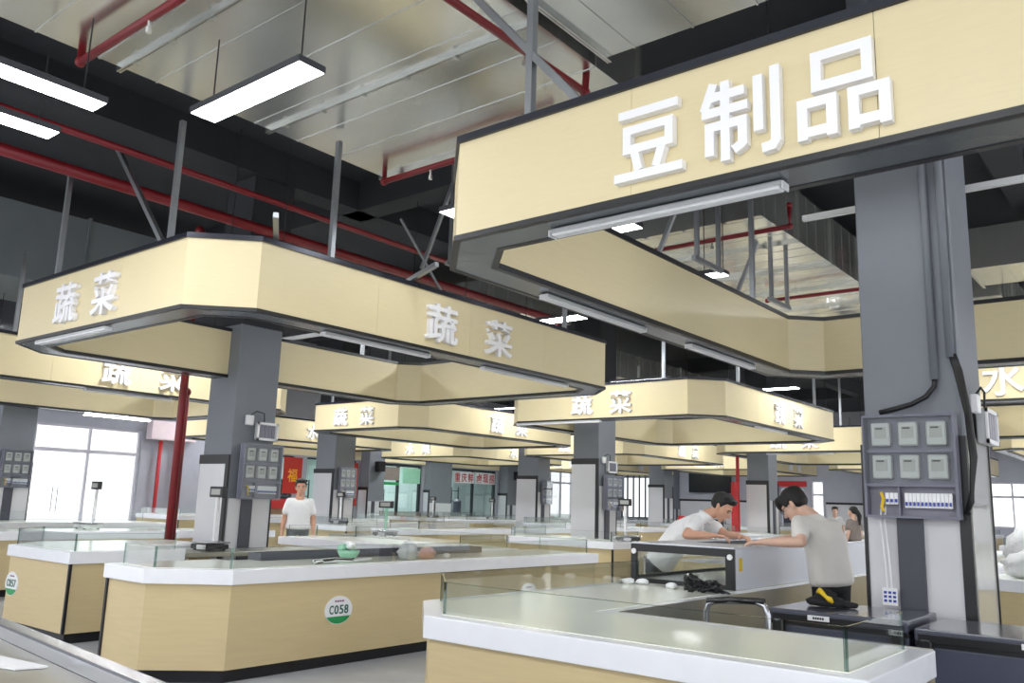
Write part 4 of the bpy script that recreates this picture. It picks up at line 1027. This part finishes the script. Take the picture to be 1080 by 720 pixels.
    for s in 'LR':
        sh, el = V['sh' + s], V['el' + s]; e = sh.lerp(el, sleeve)
        c.hull(((V['shL'] + V['shR']) / 2 + (sh - (V['shL'] + V['shR']) / 2) * .55 - spine * .03, .082, None), (sh, .058, None))
        c.hull((sh, .058, None), (e, .066, None))
        c.hull((V['chest'] + (sh - V['chest']) * .6, .09, None), (sh.lerp(el, .2), .06, None))
        c.hull((nb - spine * drop, (.074, .07, .014), Rt), (((V['shL'] + V['shR']) / 2).lerp(sh, .7) - spine * .02, .05, None))
    st = part_from(remesh(c, .011 if fine else .016, 4), 'shirt', shirt, t)
    if collar:
        cc = MB(); pts = []
        for k in range(15):
            a = -PI * .85 + 2 * PI * .85 * k / 14
            pts.append(nb + Rt @ Vector((.072 * math.sin(a), -.072 * math.cos(a) * 1.0, -.012 - .022 * (1 - math.cos(a)))))
        cc.tube(pts, .009, 8).xform(SM); ob = cc.build('collar', shirt, t, smooth=True)
    # trousers and shoes
    q = MB(); q.hull((V['pelvis'] - spine * .02, (.15, .105, .06), Rt), ((V['hipL'] + V['hipR']) / 2, (.165, .11, .07), Rt))
    for s in 'LR':
        hip, kn, an = V['hip' + s], V['knee' + s], V['ank' + s]
        q.hull((hip, .082, None), (kn, .066, None)); q.hull((kn, .066, None), (an + Vector((0, 0, .03)), .052, None))
    part_from(remesh(q, .012 if fine else .018, 3), 'trousers', trou, t)
    fdir = Vector((Vector(J.get('toe', J['face'])).x, Vector(J.get('toe', J['face'])).y, 0)).normalized(); Rf = basis(fdir, (0, 0, 1))
    for s in 'LR':
        a = V['ank' + s]; f = MB(); f.hull((Vector((a.x, a.y, .05 / S)) - fdir * .03, (.042, .05, .05), Rf), (Vector((a.x, a.y, .037)) + fdir * .14, (.045, .06, .036), Rf))
        f.xform(SM).build('shoe', black_m, t, smooth=True)
    # hair
    h = MB()
    if hair == 'short':
        h.hull((hp(0, -.03, .055), (.086, .098, .078), Rh), (hp(0, -.045, .0), (.08, .07, .05), Rh))
        h.hull((hp(0, .055, .1), (.06, .035, .028), Rh), (hp(0, -.01, .095), (.078, .06, .05), Rh))
        for k in range(26):
            a = k * 2.4; rr = .03 + .05 * ((k * 7) % 10) / 10
            h.hull((hp(rr * math.cos(a), -.01 + rr * math.sin(a), .105), .02, None), (hp(rr * 1.15 * math.cos(a), .005 + rr * 1.2 * math.sin(a), .138 - rr * .25), .006, None))
        for s in (-1, 1): h.hull((hp(.074 * s, -.01, .05), (.012, .03, .03), Rh), (hp(.074 * s, .012, .02), (.008, .01, .016), Rh))
    elif hair == 'bangs':
        h.hull((hp(0, -.028, .055), (.09, .104, .082), Rh), (hp(0, -.05, -.01), (.082, .07, .05), Rh))
        h.hull((hp(0, .06, .085), (.075, .045, .04), Rh), (hp(0, .092, .05), (.06, .018, .03), Rh))
        for s in (-1, 1): h.hull((hp(.078 * s, .02, .06), (.016, .04, .04), Rh), (hp(.08 * s, .035, .02), (.01, .014, .02), Rh))
    else:
        h.hull((hp(0, -.03, .045), (.086, .1, .082), Rh), (hp(0, -.07, .0), (.07, .05, .05), Rh))
        h.hull((hp(0, -.11, .01), .05, None), (hp(0, -.16, -.08), .05, None)); h.hull((hp(0, -.16, -.08), .05, None), (hp(0, -.15, -.26), .02, None))
    part_from(remesh(h, .008 if fine else .012, 1), 'hair', hair_m, t)
    if fine:
        for s in (-1, 1):
            MB().ell(hp(.032 * s, .083, .008), (.011, .006, .0055), Rh).xform(SM).build('eye', black_m, t, smooth=True)
            MB().hull((hp(.018 * s, .09, .03), .004, None), (hp(.05 * s, .08, .03), .0035, None)).xform(SM).build('eyebrow', hair_m, t)
        MB().hull((hp(-.02, .094, -.062), .003, None), (hp(.02, .094, -.062), .003, None)).xform(SM).build('mouth', redb_m if False else skin_t, t)
    if glasses:
        g = MB()
        for s in (-1, 1):
            g.tube([hp(.034 * s + .026 * math.cos(a), .1, .006 + .02 * math.sin(a)) for a in [2 * PI * k / 14 for k in range(15)]], .0022, 6)
            g.tube([hp(.06 * s, .098, .01), hp(.078 * s, .05, .012), hp(.08 * s, -.01, .014)], .002, 6)
        g.tube([hp(-.008, .102, .008), hp(.008, .102, .008)], .002, 6); g.xform(SM).build('glasses', black_m, t)
    return t

# worker leaning over the display case from the far side of the counter
person('man in white collared shirt bending over the display case', dict(
    pelvis=(-4.42, 7.93, .96), chest=(-4.24, 8.03, 1.24), neck=(-3.99, 8.13, 1.445), head=(-3.85, 8.17, 1.52), face=(.78, .02, -.6), headup=(.55, .1, .8),
    shL=(-4.17, 8.3, 1.40), shR=(-4.02, 7.93, 1.38), elL=(-3.85, 8.3, 1.245), wrL=(-3.62, 8.05, 1.25), hdL=(-3.5, 8.0, 1.24),
    elR=(-3.98, 7.66, 1.25), wrR=(-3.74, 7.72, 1.255), hdR=(-3.6, 7.78, 1.245), hipL=(-4.52, 8.05, .92), hipR=(-4.44, 7.84, .92), kneeL=(-4.5, 8.05, .5), kneeR=(-4.42, 7.84, .5),
    ankL=(-4.56, 8.05, .09), ankR=(-4.48, 7.82, .09), toe=(.95, .3, 0)), skin_t, shirt_m, trouser_m, True, 'short', collar=True)
# worker in front of the case
person('man in loose ivory T-shirt and glasses reaching into the display case', dict(
    pelvis=(-2.5, 7.35, .96), chest=(-2.54, 7.35, 1.27), neck=(-2.64, 7.33, 1.475), head=(-2.775, 7.29, 1.555), face=(-.72, -.1, -.66), headup=(-.62, 0, .76),
    shL=(-2.69, 7.17, 1.415), shR=(-2.5, 7.47, 1.385), elL=(-2.6, 6.97, 1.26), wrL=(-2.88, 6.87, 1.25), hdL=(-3.0, 6.84, 1.24),
    elR=(-2.78, 7.58, 1.28), wrR=(-3.0, 7.42, 1.25), hdR=(-3.1, 7.37, 1.24), hipL=(-2.55, 7.29, .9), hipR=(-2.46, 7.42, .9), kneeL=(-2.56, 7.28, .5), kneeR=(-2.47, 7.44, .5),
    ankL=(-2.53, 7.26, .09), ankR=(-2.43, 7.46, .09), toe=(-1, -.1, 0)), skin_m, shirt_c, trouser_m, True, 'bangs', glasses=True)
def standing(label, x, y, face, hgt, shirt, trou, hair, fine, skin=skin_m, sleeve=.6):
    k = hgt / 1.75; f = Vector((face[0], face[1], 0)).normalized(); r = Vector((f.y, -f.x, 0)); b = Vector((x, y, 0))
    def q(a, fw, z): return tuple(b + r * a * k + f * fw * k + Vector((0, 0, z * k)))
    return person(label, dict(pelvis=q(0, 0, .98), chest=q(0, .0, 1.28), neck=q(0, -.01, 1.49), head=q(0, .02, 1.60), face=tuple(f + Vector((0, 0, -.06))), headup=(0, 0, 1),
        shL=q(-.165, 0, 1.375), shR=q(.165, 0, 1.375), elL=q(-.23, -.02, 1.11), elR=q(.23, -.02, 1.11), wrL=q(-.25, .05, .87), wrR=q(.25, .05, .87), hdL=q(-.25, .075, .76), hdR=q(.25, .075, .76),
        palmL=tuple(r), palmR=tuple(-r), hipL=q(-.095, 0, .92), hipR=q(.095, 0, .92), kneeL=q(-.1, .02, .5), kneeR=q(.1, .04, .5), ankL=q(-.11, -.03, .08), ankR=q(.11, .0, .08), toe=tuple(f)), skin, shirt, trou, fine, hair, sleeve=sleeve, drop=.085)
standing('man in white T-shirt and grey trousers standing in the aisle facing the camera', -12.0, 9.2, (.8, -.6), 1.8, shirt_m, trouser_g, 'short', True, skin_t)
standing('woman with dark ponytail in taupe top in the far aisle', -6.5, 20.75, (-.95, .35), 1.68, taupe_m, trouser_m, 'pony', False)
standing('person in purple top inside the shop with red lettered window', -28.2, 30.1, (.6, -.8), 1.62, purple_m, trouser_m, 'short', False)
standing('person in pale top far away beyond the ivory T-shirt of the worker', -9.4, 28.2, (.3, -.9), 1.7, shirt_m, trouser_m, 'short', False)

# ------------------------------------------------------------------ camera, world, light
f, pitch, roll, yaw = 900.0, .187, .031, .683
cy, sy, cp, sp_ = math.cos(yaw), math.sin(yaw), math.cos(pitch), math.sin(pitch)
fw = Vector((-sy * cp, cy * cp, sp_)); rt = Vector((cy, sy, 0)); up = rt.cross(fw)
r2 = rt * math.cos(roll) + up * math.sin(roll); u2 = up * math.cos(roll) - rt * math.sin(roll)
cam = bpy.data.cameras.new('camera'); cam.sensor_width = 36; cam.lens = f / 1080 * 36; cam.clip_end = 300; cam.clip_start = .02
co = bpy.data.objects.new('camera', cam); COL.objects.link(co)
M = Matrix((r2, u2, -fw)).transposed().to_4x4(); M.translation = Vector((0, 0, 1.5)); co.matrix_world = M
bpy.context.scene.camera = co
w = bpy.data.worlds.new('sky'); bpy.context.scene.world = w; w.use_nodes = True
bg = w.node_tree.nodes['Background']; bg.inputs[0].default_value = (.97, .98, 1.0, 1); bg.inputs[1].default_value = .88
sc = bpy.context.scene
sc.view_settings.view_transform = 'Standard'; sc.view_settings.look = 'None'; sc.view_settings.gamma = 1; sc.view_settings.exposure = 1.02
sc.view_settings.use_curve_mapping = False
sc.cycles.use_denoising = True
sc.cycles.max_bounces = 8; sc.cycles.transparent_max_bounces = 24
